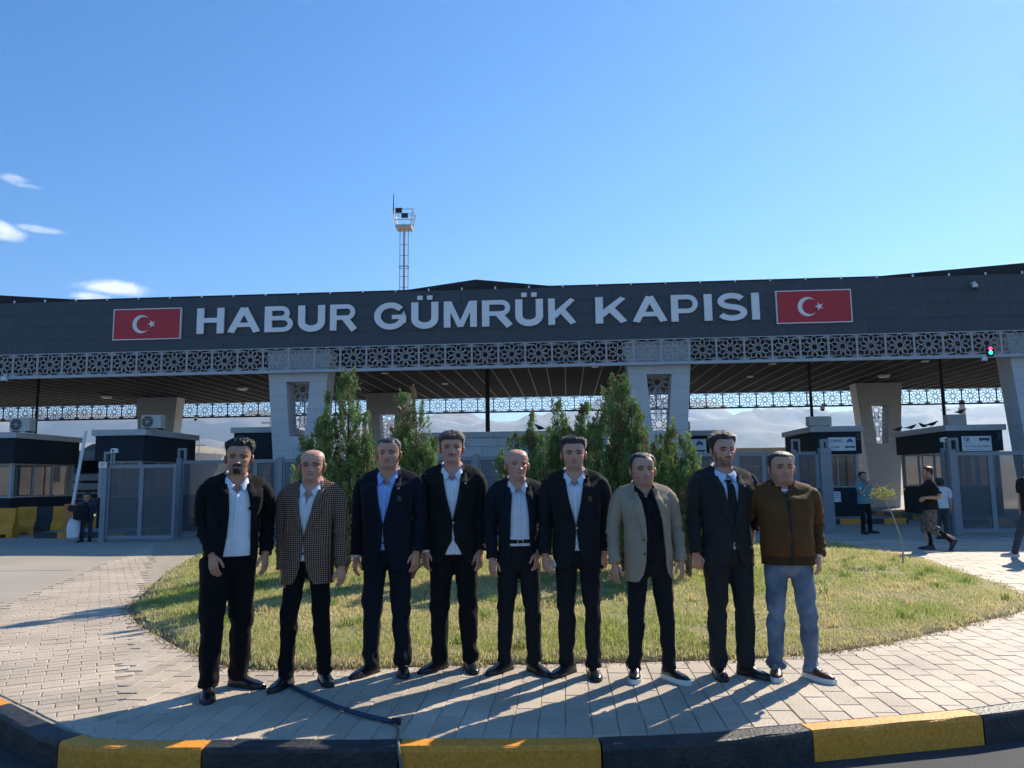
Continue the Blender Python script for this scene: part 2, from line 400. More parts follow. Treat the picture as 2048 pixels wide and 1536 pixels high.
rows_pattern(A4+rad(90), .25, .5, (8.5, 20.2), (-12, -4.5), lambda c: c[0] > 4 and c[1] > 9.2 and c[1] < 18.6 and c[0] < 12.5, .0025, .004)
def pv_mesh(mb, poly, dz, tl, c):
    n = len(poly); b = .006
    def Z(p, z): return (p[0], p[1], z+dz+tl[0]*(p[0]-c[0])*4+tl[1]*(p[1]-c[1])*4)
    inn = [p+(c-p)*(b/max(np.linalg.norm(c-p), .02)) for p in poly]
    vs = [(p[0], p[1], -.03) for p in poly]+[Z(p, -.006) for p in poly]+[Z(p, 0) for p in inn]
    fs = [tuple(range(2*n, 3*n))]+[(k*n+i, k*n+(i+1) % n, k*n+n+(i+1) % n, k*n+n+i) for k in range(2) for i in range(n)]
    return mb.add(vs, fs)
def score(p): return p[4]/(p[1][1]**3)*(1 if abs(p[1][0]) < p[1][1]*.66 else .02)
pieces.sort(key=score, reverse=True)
for poly, c, dz, tl, ar in pieces[:300]:
    o = build('paver', pv_mesh(MB(), poly, dz, tl, c), paverm, pavement)
mb = MB()
for poly, c, dz, tl, ar in pieces[300:]: pv_mesh(mb, poly, dz, tl, c)
me = bpy.data.meshes.new('small_pavers'); me.from_pydata(mb.v, [], mb.f); me.update()
link('small_pavers', me, paverm, pavement, kind='stuff')
print('pavers', len(pieces))

# ---------------------------------------------------------------- concrete forecourt slabs
forecourt = link('forecourt', None, kind='structure', loc=(0, 0, 0))
ny = 0
cut_l = [(np.array((-1., 0.)), 0)]
for j, (y0, y1) in enumerate([(6, 10.4), (10.4, 14.2), (14.2, 18.2), (18.2, 23), (23, 29), (29, 36), (36, 44), (44, 70)]):
    for i in range(-8, 8):
        x0, x1 = i*4.0, i*4.0+4.0
        poly = clip([(x0+.008, y0+.008), (x1-.008, y0+.008), (x1-.008, y1-.008), (x0+.008, y1-.008)], hp)
        if len(poly) < 3: continue
        # cut at the paver border on the left and the lawn / paved strip in the middle
        if y1 < 18.3:
            xb0, xb1 = left_border(y0), left_border(y1)
            if x0 < -4.5:
                d = np.array((xb1-xb0, y1-y0)); d /= np.linalg.norm(d); nrm = np.array((-d[1], d[0])); poly = clip(poly, [(nrm, np.dot(nrm, (xb0, y0)))])
            elif x1 > 7: poly = clip(poly, [(np.array((1., .0)), 12.6)])
            else: continue
        elif y0 < 19 and y1 <= 23.1:
            if x0 < -4.5: 
                d = np.array((left_border(23)-left_border(18.2), 4.8)); d /= np.linalg.norm(d); nrm = np.array((-d[1], d[0])); poly = clip(poly, [(nrm, np.dot(nrm, (left_border(18.2), 18.2)))])
            else: poly = clip(poly, [(np.array((0., 1.)), 18.75)])
        if len(poly) < 3: continue
        build('concrete_slab', MB().prism(poly, 'z', -.2, -.004+.003*math.sin(i*3.1+j*1.7)), concrete, forecourt)
# strip of pavers band leading to the gate, filled with one concrete apron under it
build('concrete_slab', MB().prism([(-9.7, 19.2), (-4.6, 19.2), (-4.6, 23), (-9.7, 23)], 'z', -.2, -.012), concrete, forecourt)

# ---------------------------------------------------------------- mountains and hills
mtn = mat('mountain_rock', (.20, .155, .115), .95, var=.35, vscale=.0016, detail=10, col2=(.30, .245, .185))
def terrain(name, x0, x1, y0, y1, nx, ny, zf, m):
    X, Y = np.meshgrid(np.linspace(x0, x1, nx), np.linspace(y0, y1, ny)); P = np.stack([X, Y, zf(X, Y)], -1)
    mb = MB(); mb.grid(P); build(name, mb, m, smooth=True, kind='structure')
def mz(X, Y):
    t = (Y-5200)/3800
    rid = 1-np.abs(fbm(np.stack([X/1500, Y/1100, X*0], -1), 6, 11, .52))
    env = np.clip(t*1.6, 0, 1)**.8*np.clip((1.02-t)*6, 0, 1)
    prof = 760+90*np.sin(X/2100+1.1)+60*np.sin(X/830+.3)
    return -1+env*prof*(.55+.45*rid)
terrain('mountains', -9000, 9000, 5200, 9000, 240, 70, mz, mtn)
hillm = mat('hill_earth', (.33, .25, .165), .95, var=.3, vscale=.02, detail=9, col2=(.25, .19, .12))
def hz(X, Y):
    t = (Y-700)/900; env = np.clip(t*3, 0, 1)*np.clip((1-t)*3, 0, 1)
    return -1+env*(30+22*np.clip(-(X)/700, -1, 1)+14*fbm(np.stack([X/170, Y/150, X*0], -1), 5, 4))
terrain('hills', -1500, 1500, 700, 1600, 160, 50, hz, hillm)

# ---------------------------------------------------------------- haze
hm = bpy.data.materials.new('haze_air'); hm.use_nodes = True; ht = hm.node_tree; ht.nodes.clear()
pv = ht.nodes.new('ShaderNodeVolumePrincipled'); pv.inputs['Color'].default_value = (.58, .77, 1, 1); pv.inputs['Density'].default_value = 1.0e-4; pv.inputs['Anisotropy'].default_value = .35
ho = ht.nodes.new('ShaderNodeOutputMaterial'); ht.links.new(pv.outputs[0], ho.inputs['Volume'])
build('haze', MB().box(-13000, 13000, -2500, 13000, -1.6, 1100), hm, kind='stuff', label='pale blue haze in front of the far mountains', cat='haze')
# ================================================================== CANOPY GATE BUILDING
BA = rad(-4.0); B0 = Vector((0, 25.0, 0))
BUX = Vector((math.cos(BA), math.sin(BA), 0)); BUY = Vector((-math.sin(BA), math.cos(BA), 0))
def bl(u, v, by=0.0):
    """photo pixel -> (x, z) on the canopy's plane y=by, in the canopy's own frame"""
    d = pixdir(u, v); o = Vector((0, 0, CAMH)); s = ((B0-o).dot(BUY)+by)/d.dot(BUY); p = o+d*s-B0
    return p.dot(BUX), p.z
def bw(x, y, z=0): return B0+BUX*x+BUY*y+Vector((0, 0, z))

cladm = mat('fascia_cladding', (.042, .055, .068), .5, metal=.1, var=.14, vscale=.8, rand=.035, bump=.05, bscale=3, fine=.05)
darkm = mat('canopy_dark_steel', (.028, .031, .036), .75, var=.2, spec=.2)
latm = mat('lattice_grey_paint', (.40, .43, .46), .5, var=.08)
pilm = mat('pillar_cladding', (.50, .51, .52), .55, var=.06, vscale=1.2, rand=.03, fine=.03)
pilc = mat('pillar_joint', (.12, .125, .13), .8)
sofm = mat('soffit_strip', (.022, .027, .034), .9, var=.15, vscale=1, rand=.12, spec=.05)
batm = mat('soffit_batten_paint', (.17, .185, .20), .8, var=.1)
alum = mat('letter_aluminium', (.78, .79, .80), .5, metal=.1, var=.05, fine=.02)
redm = mat('flag_red', (.50, .018, .030), .5, var=.06)
whitem = mat('white_plastic', (.78, .78, .78), .45, var=.04)

canopy = thing('canopy', 'long dark grey customs gate canopy on tapered light grey pillars', 'canopy', B0, BA)
XL, XR, DEP = -32.3, 30.0, 17.0
ZL0, ZL1, ZT = 5.25, 6.03, 7.86
# fascia backing and roof
mb = MB().box(XL, XR, .05, .36, ZL1+.01, ZT-.03).box(XL, XR, .36, DEP-.36, 6.12, 7.45).box(XL, XR, DEP-.36, DEP, ZL1+.01, ZT)
build('roof', mb, darkm, canopy)
pw, ph = 1.25, (ZT-ZL1)/4
cp = MB().box(.003, pw-.003, 0, .045, .003, ph-.003).mesh('cladding_panel')
cp.materials.append(cladm)
for r in range(4):
    off = 0 if r % 2 == 0 else -pw/2
    for i in range(int((XR-XL)/pw)+1):
        x = XL+i*pw+off
        if x < XL-.01 or x+pw > XR+.01: continue
        o = link('cladding_panel', cp, None, canopy, loc=(x, .001*((i*7+r*3) % 4), ZL1+r*ph))
build('coping', MB().box(XL, XR, -.03, .30, ZT, ZT+.035), darkm, canopy)
mb = MB()
for i in range(55): mb.box(XL+.4+i*1.12, XL+.45+i*1.12, -.055, -.02, ZT-.03, ZT+.05)
build('coping_clips', mb, alum, canopy, kind='stuff')
# low gables rising behind the fascia
x_c0, x_pk, x_c1 = bl(803, 581)[0], bl(951, 560)[0], bl(1110, 574)[0]
for (a, b, c, h) in [(x_c0, x_pk, x_c1, .31), (bl(1741, 556)[0], 17.8, 30.0, .40), (-32.3, -19.2, bl(170, 598)[0], .36)]:
    build('roof_gable', MB().prism([(a, ZT-.2), (c, ZT-.2), (c, ZT+.036), (b, ZT+.036+h), (a, ZT+.036)], 'y', .06, DEP-.4), darkm, canopy)

# ---- lattice panels with ten-fold rosettes
def star_pts(cx, cz, r, rot=math.pi/2, n=5, q=.42):
    return [(cx+(r if k % 2 == 0 else r*q)*math.cos(rot+math.pi*k/n), cz+(r if k % 2 == 0 else r*q)*math.sin(rot+math.pi*k/n)) for k in range(2*n)]
def rosette(mb, cx, cz, R, w, d):
    P = lambda r, a: (cx+R*r*math.cos(rad(a)), cz+R*r*math.sin(rad(a)))
    for k in range(10):
        a = 36*k
        p0 = np.array(P(.66, a)); p1 = np.array(P(.66, a+144))
        # star {10/4}: only the outer thirds of each chord so the heart stays an open ten-point star
        mb.bar(p0, p0+(p1-p0)*.385, w, d); mb.bar(p1, p1+(p0-p1)*.385, w, d)
        a += 18
        mb.bar(P(.66, a-18), P(.86, a-11), w, d); mb.bar(P(.86, a-11), P(1.0, a), w, d)
        mb.bar(P(.66, a+18), P(.86, a+11), w, d); mb.bar(P(.86, a+11), P(1.0, a), w, d)
def lattice_mesh(W_, H_):
    mb = MB(); d = (0, .03); w = .019
    mb.box(-W_/2, -W_/2+.028, -.004, .034, 0, H_).box(W_/2-.028, W_/2, -.004, .034, 0, H_)
    mb.box(-W_/2+.028, W_/2-.028, -.003, .033, H_-.028, H_).box(-W_/2+.028, W_/2-.028, -.003, .033, 0, .028)
    cz = H_/2; R = H_/2-.02
    rosette(mb, 0, cz, R, w, d)
    for k in range(10):
        a = rad(36*k+18); p = (R*math.cos(a), cz+R*math.sin(a))
        if abs(p[1]-cz) < H_*.42: q = (math.copysign(W_/2-.02, p[0]), p[1]+(p[1]-cz)*.12); mb.bar(p, q, w, d)
    for sx in (-1, 1):
        for sz in (-1, 1):
            c = (sx*(W_/2-.085), cz+sz*(H_/2-.085)); st = star_pts(c[0], c[1], .062)
            for i in range(10): mb.bar(st[i], st[(i+1) % 10], .014, d)
            mb.bar((c[0]-sx*.05, c[1]-sz*.01), (R*math.cos(rad(54))*sx, cz+sz*R*math.sin(rad(54))), w, d)
        mb.bar((sx*(W_/2-.075), .02), (sx*(W_/2-.075), H_*.1), .012, d); mb.bar((sx*(W_/2-.075), H_*.9), (sx*(W_/2-.075), H_-.02), .012, d)
    return mb
LW = .885
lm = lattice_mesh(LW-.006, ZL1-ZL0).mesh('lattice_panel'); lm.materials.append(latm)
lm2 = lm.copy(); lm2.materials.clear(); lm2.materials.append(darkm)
nl = int((XR-XL)/LW)
for i in range(nl):
    link('lattice_panel', lm, None, canopy, loc=(XL+LW*(i+.5), .012, ZL0))
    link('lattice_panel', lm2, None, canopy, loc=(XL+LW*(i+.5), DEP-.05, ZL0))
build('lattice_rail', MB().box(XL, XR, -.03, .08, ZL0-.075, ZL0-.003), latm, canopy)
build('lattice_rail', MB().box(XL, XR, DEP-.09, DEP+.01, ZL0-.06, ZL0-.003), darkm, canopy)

# ---- soffit strips with pale battens
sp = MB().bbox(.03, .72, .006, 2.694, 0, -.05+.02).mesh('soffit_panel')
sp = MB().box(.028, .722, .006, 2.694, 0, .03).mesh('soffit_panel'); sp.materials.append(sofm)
bt = MB().box(-.022, .022, 0, 16.2, 0, .04).mesh('soffit_batten'); bt.materials.append(batm)
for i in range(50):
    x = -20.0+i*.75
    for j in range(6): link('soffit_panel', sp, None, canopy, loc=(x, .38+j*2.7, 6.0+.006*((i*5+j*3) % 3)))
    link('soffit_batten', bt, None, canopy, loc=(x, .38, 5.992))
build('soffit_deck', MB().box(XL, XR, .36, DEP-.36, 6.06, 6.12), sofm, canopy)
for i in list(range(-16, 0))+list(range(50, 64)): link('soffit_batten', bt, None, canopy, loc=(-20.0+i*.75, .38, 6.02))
lampm = mat('lamp_diffuser', (.75, .75, .72), .4)
for (u, v) in [(485, 775), (213, 792), (1240, 749), (1768, 750), (1190, 732), (1545, 726), (770, 745), (890, 766), (1850, 721), (1500, 752)]:
    d = pixdir(u, v); s = (5.97-CAMH)/d.z; p = Vector((0, 0, CAMH))+d*s-B0; x, y = p.dot(BUX), p.dot(BUY)
    if .6 < y < 16:
        big = (u, v) in [(485, 775), (213, 792), (1768, 750)]
        r = .24 if big else .13
        o = build('ceiling_lamp', MB().tube([(x, y, 5.99), (x, y, 5.93), (x, y, 5.86 if big else 5.93)], [r*.55, r, r*.92]), lampm, canopy)
        build('lamp_rim', MB().tube([(x, y, 5.955), (x, y, 5.92)], [r*1.1, r*1.1], 14), alum, o)
# ---- downpipes from roof to booths
for u, v, by in [(75, 800, 4.5), (975, 800, 5.5), (1622, 800, 4), (1886, 800, 4)]:
    x = bl(u, v, by)[0]; build('downpipe', MB().cyl((x, by), .055 if u != 975 else .09, .0, 5.99, 10), darkm, canopy)

# ---- tapered pillars
ZR = [0, .3, .76, 1.22, 1.68, 2.14, 2.60, 3.06, 3.52, 3.98, 4.44, 4.90, 5.36, 5.985]
hw = lambda z: .615+.079*z
ow_ = lambda z: .265+(.41-.265)*(z-3.06)/1.84
plm = MB()
for k in range(3): rosette(plm, 0, 3.30+k*.70, .44, .022, (0, .03))
for zz in (3.65, 4.35): plm.bar((-.5, zz), (.5, zz), .022, (0, .03))
plm = plm.mesh('pillar_lattice'); plm.materials.append(latm)
def pillar(x, y, big_door=False):
    g = .007; dpt = .80
    def trap(z0, z1, xa, xb): return [(xa(z0), z0), (xb(z0), z0), (xb(z1), z1), (xa(z1), z1)]
    core = MB(); ins = .02
    f = lambda z0, z1, xa, xb: core.prism([(xa(z0), z0), (xb(z0), z0), (xb(z1), z1), (xa(z1), z1)], 'y', ins, dpt-ins)
    f(0, 3.06-ins, lambda z: -hw(z)+ins, lambda z: hw(z)-ins); f(4.9+ins, 5.98, lambda z: -hw(z)+ins, lambda z: hw(z)-ins)
    f(3.06-ins, 4.9+ins, lambda z: -hw(z)+ins, lambda z: -ow_(z)-ins); f(3.06-ins, 4.9+ins, lambda z: ow_(z)+ins, lambda z: hw(z)-ins)
    p = build('pillar', core, pilc, canopy, loc=(x, y, 0))
    for i in range(len(ZR)-1):
        z0, z1 = ZR[i]+g/2, ZR[i+1]-g/2
        if 3.05 < z0 < 4.9: parts = [(lambda z: -hw(z), lambda z: -ow_(z)), (lambda z: ow_(z), lambda z: hw(z))]
        elif i % 2: parts = [(lambda z: -hw(z), lambda z: -hw(z)*.12-g/2), (lambda z: -hw(z)*.12+g/2, lambda z: hw(z))]
        else: parts = [(lambda z: -hw(z), lambda z: hw(z))]
        for a, b in parts: build('cladding_panel', MB().prism(trap(z0, z1, a, b), 'y', 0, dpt), pilm, p)
    link('pillar_lattice', plm, None, p, loc=(0, .5, 0))
px1 = bl(596, 760, .25)[0]; px2 = bl(1318, 745, .25)[0]; px3 = px2+(px2-px1)
for x in (px1, px2, px3): pillar(x, .25)
for x in (px1-(px2-px1), px1, px2, px3): pillar(x, 13.2)
print('pillars', px1, px2, px3)

# ---- speed dome cameras
camm = mat('camera_housing', (.72, .72, .72), .35)
lensm = mat('camera_lens', (.015, .015, .018), .1)
def dome(u, v, by, label, wall=True, sc=1):
    x, z = bl(u, v, by); w = bw(x, by, z)
    t = thing('dome_camera', label, 'camera', w, BA, 'dome cameras on the canopy')
    r = .085*sc
    build('housing', MB().tube([(0, 0, r*1.5), (0, 0, r*1.45), (0, 0, r*.9), (0, 0, r*.1), (0, 0, 0)], [r*.3, r*.75, r, r*1.02, r*.9], 14), camm, t, smooth=True)
    build('lens', MB().tube([(0, 0, .0), (0, 0, -r*.5), (0, 0, -r*.85), (0, 0, -r*.95)], [r*.85, r*.78, r*.45, .005], 14), lensm, t, smooth=True)
    mb = MB().tube([(0, 0, r*1.4), (0, 0, r*2.2)], r*.3, 8)
    if wall: mb.tube([(0, 0, r*2.1), (0, abs(by)+.01 if by < 0 else .2, r*2.1)], r*.35, 8)
    build('bracket', mb, camm, t)
dome(1950, 575, -.22, 'white dome camera on the fascia right of the second flag')
dome(8, 762, -.10, 'dome camera under the lattice at the far end beyond the first flag', sc=1.2)
dome(1969, 722, -.10, 'dome camera under the lattice below the traffic light')
dome(391, 838, 15.5, 'dome camera hanging below the rear lattice behind the flag booth', False, 1.3)
dome(1645, 818, 15.0, 'dome camera hanging below the rear lattice above the car booth', False, 1.4)
# ---- little traffic light on the lattice
x, z = bl(1980, 702, -.06)
t = thing('traffic_light', 'small signal head with red and green lamps on the lattice', 'traffic light', bw(x, -.06, z), BA)
build('housing', MB().bbox(-.09, .09, -.03, .05, -.17, .17, .012), darkm, t)
for dz, c, nme in ((.075, (1, .03, .12), 'red_lamp'), (-.055, (.02, .9, .55), 'green_lamp')):
    build(nme, MB().tube([(0, -.032, dz), (0, -.05, dz), (0, -.058, dz)], [.058, .05, .02], 14), emit(nme, c, 3.0), t, smooth=True)

# ---- big metal lettering
def text_mesh(name, s, off=0, ext=.03, size=1):
    cu = bpy.data.curves.new(name, 'FONT'); cu.body = s; cu.size = size; cu.offset = off; cu.extrude = ext; cu.resolution_u = 6
    o = bpy.data.objects.new(name, cu); COL.objects.link(o); dg = bpy.context.evaluated_depsgraph_get()
    me = bpy.data.meshes.new_from_object(o.evaluated_get(dg)); bpy.data.objects.remove(o); bpy.data.curves.remove(cu); return me
def fit_text(me, x0, x1, z0, z1, y):
    n = len(me.vertices); co = np.empty(n*3); me.vertices.foreach_get('co', co); co = co.reshape(-1, 3)
    mn, mxx = co.min(0), co.max(0)
    X = x0+(co[:,0]-mn[0])/(mxx[0]-mn[0])*(x1-x0); Z = z0+(co[:,1]-mn[1])/(mxx[1]-mn[1])*(z1-z0); Y = y-(co[:,2]-mn[2])
    me.vertices.foreach_set('co', np.c_[X, Y, Z].ravel()); me.flip_normals(); me.update(); return me
sign = thing('gate_sign', 'big silver capital letters HABUR GÜMRÜK KAPISI on the fascia', 'sign', B0, BA)
c1 = lambda x: x/2.926
c2 = lambda x: 680+x/2.926
c3 = lambda x: 1348+x/2.926
LET = [('H', c1(1157), c1(1315)), ('A', c1(1336), c1(1528)), ('B', c1(1553), c1(1718)), ('U', c1(1748), c1(1905)), ('R', c1(1935), c2(103)),
       ('G', c2(203), c2(392)), ('Ü', c2(420), c2(578)), ('M', c2(610), c2(803)), ('R', c2(833), c2(1012)), ('Ü', c2(1028), c2(1190)), ('K', c2(1220), c2(1383)),
       ('K', c2(1496), c2(1680)), ('A', c2(1712), c2(1915)), ('P', c2(1938), c3(140)), ('I', c3(177), c3(223)), ('S', c3(257), c3(427)), ('I', c3(455), c3(500))]
vtop = lambda u: 617+(u-397)*(588-617)/(1519-397); vbot = lambda u: 669+(u-397)*(640-669)/(1519-397)
zb_ = np.mean([bl(u, vbot(u))[1] for u in (450, 950, 1450)]); zt_ = np.mean([bl(u, vtop(u))[1] for u in (450, 950, 1450)])
def arc(cx, cy, rx, ry, a0, a1, n=14): return [(cx+rx*math.cos(rad(a)), cy+ry*math.sin(rad(a))) for a in np.linspace(a0, a1, n)]
def stroke(path, w):
    """outline of a polyline of width w (unit letter space)"""
    P = [np.array(p, float) for p in path]; Lf, Rt = [], []
    for i in range(len(P)):
        a = P[i]-P[i-1] if i else P[1]-P[0]; b = P[i+1]-P[i] if i < len(P)-1 else a
        a = a/np.linalg.norm(a); b = b/np.linalg.norm(b); n = np.array((-(a+b)[1], (a+b)[0])); n /= np.linalg.norm(n); c = max(.4, np.dot(n, np.array((-b[1], b[0]))))
        Lf.append(P[i]+n*w/2/c); Rt.append(P[i]-n*w/2/c)
    return Lf, Rt
def glyph(ch):
    """strokes of a bold grotesque capital; x 0..wd, z 0..1"""
    w = .245
    if ch == 'H': return .92, [('p', [(.1,0),(.1,1)], w), ('p', [(.82,0),(.82,1)], w), ('p', [(.15,.52),(.77,.52)], .185)]
    if ch == 'A': return 1.08, [('p', [(.105,0),(.54,1)], .245), ('p', [(.975,0),(.54,1)], .245), ('p', [(.27,.31),(.81,.31)], .17)]
    if ch == 'B': return .95, [('p', [(.1,0),(.1,1)], w), ('p', [(.12,.915),(.52,.915)]+arc(.54,.725,.19,.19,84,-84)+[(.52,.535),(.12,.535)], .17), ('p', [(.12,.535),(.55,.535)]+arc(.58,.31,.265,.225,84,-84)+[(.55,.085),(.12,.085)], .17)]
    if ch in 'UÜ':
        g = [('p', [(.1,1),(.1,.4)]+arc(.45,.37,.35,.275,184,356,20)+[(.8,.4),(.8,1)], w)]
        if ch == 'Ü': g += [('p', [(.28,1.09),(.28,1.25)], .19), ('p', [(.62,1.09),(.62,1.25)], .19)]
        return .9, g
    if ch == 'R': return 1.02, [('p', [(.1,0),(.1,1)], w), ('p', [(.12,.915),(.58,.915)]+arc(.62,.70,.215,.215,84,-84)+[(.58,.485),(.12,.485)], .17), ('p', [(.55,.46),(.90,0)], .245)]
    if ch == 'P': return .92, [('p', [(.1,0),(.1,1)], w), ('p', [(.12,.915),(.5,.915)]+arc(.55,.655,.26,.26,84,-84)+[(.5,.395),(.12,.395)], .17)]
    if ch == 'K': return 1.0, [('p', [(.1,0),(.1,1)], w), ('p', [(.18,.33),(.86,1)], .225), ('p', [(.42,.60),(.88,0)], .25)]
    if ch == 'M': return 1.1, [('p', [(.1,0),(.1,1)], .23), ('p', [(1.0,0),(1.0,1)], .23), ('p', [(.15,1),(.55,.0)], .2), ('p', [(.95,1),(.55,.0)], .2)]
    if ch == 'I': return .24, [('p', [(.12,0),(.12,1)], .24)]
    if ch == 'G': return 1.06, [('p', arc(.53,.5,.43,.415,38,350,34)+[(.955,.40)], .215), ('p', [(.955,.22),(.955,.50)], .18), ('p', [(.58,.46),(.96,.46)], .16)]
    if ch == 'S': return .96, [('p', arc(.47,.715,.345,.205,22,255,18)+arc(.48,.285,.375,.205,75,-160,22), .2)]
for ch, u0, u1 in LET:
    um = (u0+u1)/2; x0 = bl(u0, vbot(um))[0]; x1 = bl(u1, vbot(um))[0]; hz_ = zt_-zb_
    wd, strokes = glyph(ch); mb = MB()
    pts = []
    for k, (_, path, w) in enumerate(strokes):
        lf, rt = stroke(path, w)
        if ch in 'AMK':                                     # level cuts at cap and base line
            for q in lf+rt: q[1] = min(1, max(0, q[1])) if abs(q[1]-.5) > .38 else q[1]
        pts += lf+rt; n = len(lf); y0 = -.10-.0015*k
        vs = [(p[0], y0, p[1]) for p in lf]+[(p[0], y0, p[1]) for p in rt]+[(p[0], -.035, p[1]) for p in lf]+[(p[0], -.035, p[1]) for p in rt]
        fs = []
        for i in range(n-1): fs += [(i, i+1, n+i+1, n+i), (2*n+i, 3*n+i, 3*n+i+1, 2*n+i+1), (i, 2*n+i, 2*n+i+1, i+1), (n+i, n+i+1, 3*n+i+1, 3*n+i)]
        fs += [(0, n, 3*n, 2*n), (n-1, 3*n-1, 4*n-1, 2*n-1)]
        mb.add(vs, fs)
    mnx = min(p[0] for p in pts); mxx = max(p[0] for p in pts)
    mb.v = [(x0+(v[0]-mnx)/(mxx-mnx)*(x1-x0), v[1], zb_+v[2]*hz_) for v in mb.v]
    lt = build('letter', mb, alum, sign)
    sb = MB()
    for p in (pts[0], pts[-1]):
        xx = x0+(p[0]-mnx)/(mxx-mnx)*(x1-x0); xx = min(max(xx, x0+.05), x1-.05); zz = zb_+min(max(p[1], .06), .94)*hz_
        sb.box(xx-.02, xx+.02, -.05, .02, zz-.02, zz+.02)
    build('standoff', sb, darkm, lt)
# ---- two flag panels
for (u0, u1, v0, v1, lab) in [(229, 364, 618, 680, 'red flag panel with white crescent and star beside the letter H'), (1551, 1702, 581, 647, 'red flag panel with white crescent and star after the last letter')]:
    x0, x1 = bl(u0, (v0+v1)/2)[0], bl(u1, (v0+v1)/2)[0]; z1 = bl((u0+u1)/2, v0)[1]; z0 = bl((u0+u1)/2, v1)[1]
    fl = thing('flag_sign', lab, 'sign', bw((x0+x1)/2, 0, (z0+z1)/2), BA, 'flag panels on the fascia')
    hw_, hh_ = (x1-x0)/2, (z1-z0)/2
    build('panel', MB().box(-hw_+.03, hw_-.03, -.075, -.03, -hh_+.03, hh_-.03), redm, fl)
    fr = MB().box(-hw_, hw_, -.085, -.0, hh_-.03, hh_).box(-hw_, hw_, -.085, 0, -hh_, -hh_+.03).box(-hw_, -hw_+.03, -.084, 0, -hh_+.03, hh_-.03).box(hw_-.03, hw_, -.084, 0, -hh_+.03, hh_-.03)
    build('frame', fr, whitem, fl)
    cx, R1, R2 = -hw_*.165, hh_*.58, hh_*.465
    ex = cx+hh_*.15
    th = math.acos((R1*R1-R2*R2+(ex-cx)**2)/(2*R1*(ex-cx)))
    th2 = math.atan2(R1*math.sin(th), R1*math.cos(th)-(ex-cx))
    oa = [(cx+R1*math.cos(a), R1*math.sin(a)) for a in np.linspace(th, 2*math.pi-th, 40)]; ia = [(ex+R2*math.cos(a), R2*math.sin(a)) for a in np.linspace(th2, 2*math.pi-th2, 40)]
    me = bpy.data.meshes.new('crescent'); me.from_pydata([(p[0], -.078, p[1]) for p in oa+ia], [], [(i, i+1, 41+i, 40+i) for i in range(39)]); me.update()
    link('crescent', me, whitem, fl)
    sxc = cx+R1*1.08+hh_*.05; st = star_pts(sxc, 0, hh_*.27, math.pi, 5, .382)
    me = bpy.data.meshes.new('star'); me.from_pydata([(sxc, -.078, 0)]+[(p[0], -.078, p[1]) for p in st], [], [(0, 1+i, 1+(i+1) % 10) for i in range(10)]); me.update()
    link('star', me, whitem, fl)
# ================================================================== BOOTHS, GATES, STREET FURNITURE
boothm = mat('booth_navy_cladding', (.022, .030, .040), .8, var=.15, vscale=1, rand=.1, spec=.12)
copem = mat('booth_coping', (.42, .43, .43), .5, var=.06, rand=.05)
framem = mat('booth_window_frame', (.34, .36, .38), .45, var=.05)
winm = glass('booth_glass', (.05, .07, .08), .38)
acm = mat('air_conditioner_casing', (.48, .47, .43), .5, var=.1, fine=.04)
signm = mat('sign_plate_white', (.70, .72, .74), .45, var=.04)
inkm = mat('sign_ink', (.05, .07, .12), .6)
inkb = mat('sign_ink_blue', (.03, .09, .32), .6)
islm = mat('island_concrete', (.30, .29, .27), .85, var=.15, bump=.2)
lwall = mat('light_wall_panel', (.50, .52, .54), .55, var=.06, rand=.05)

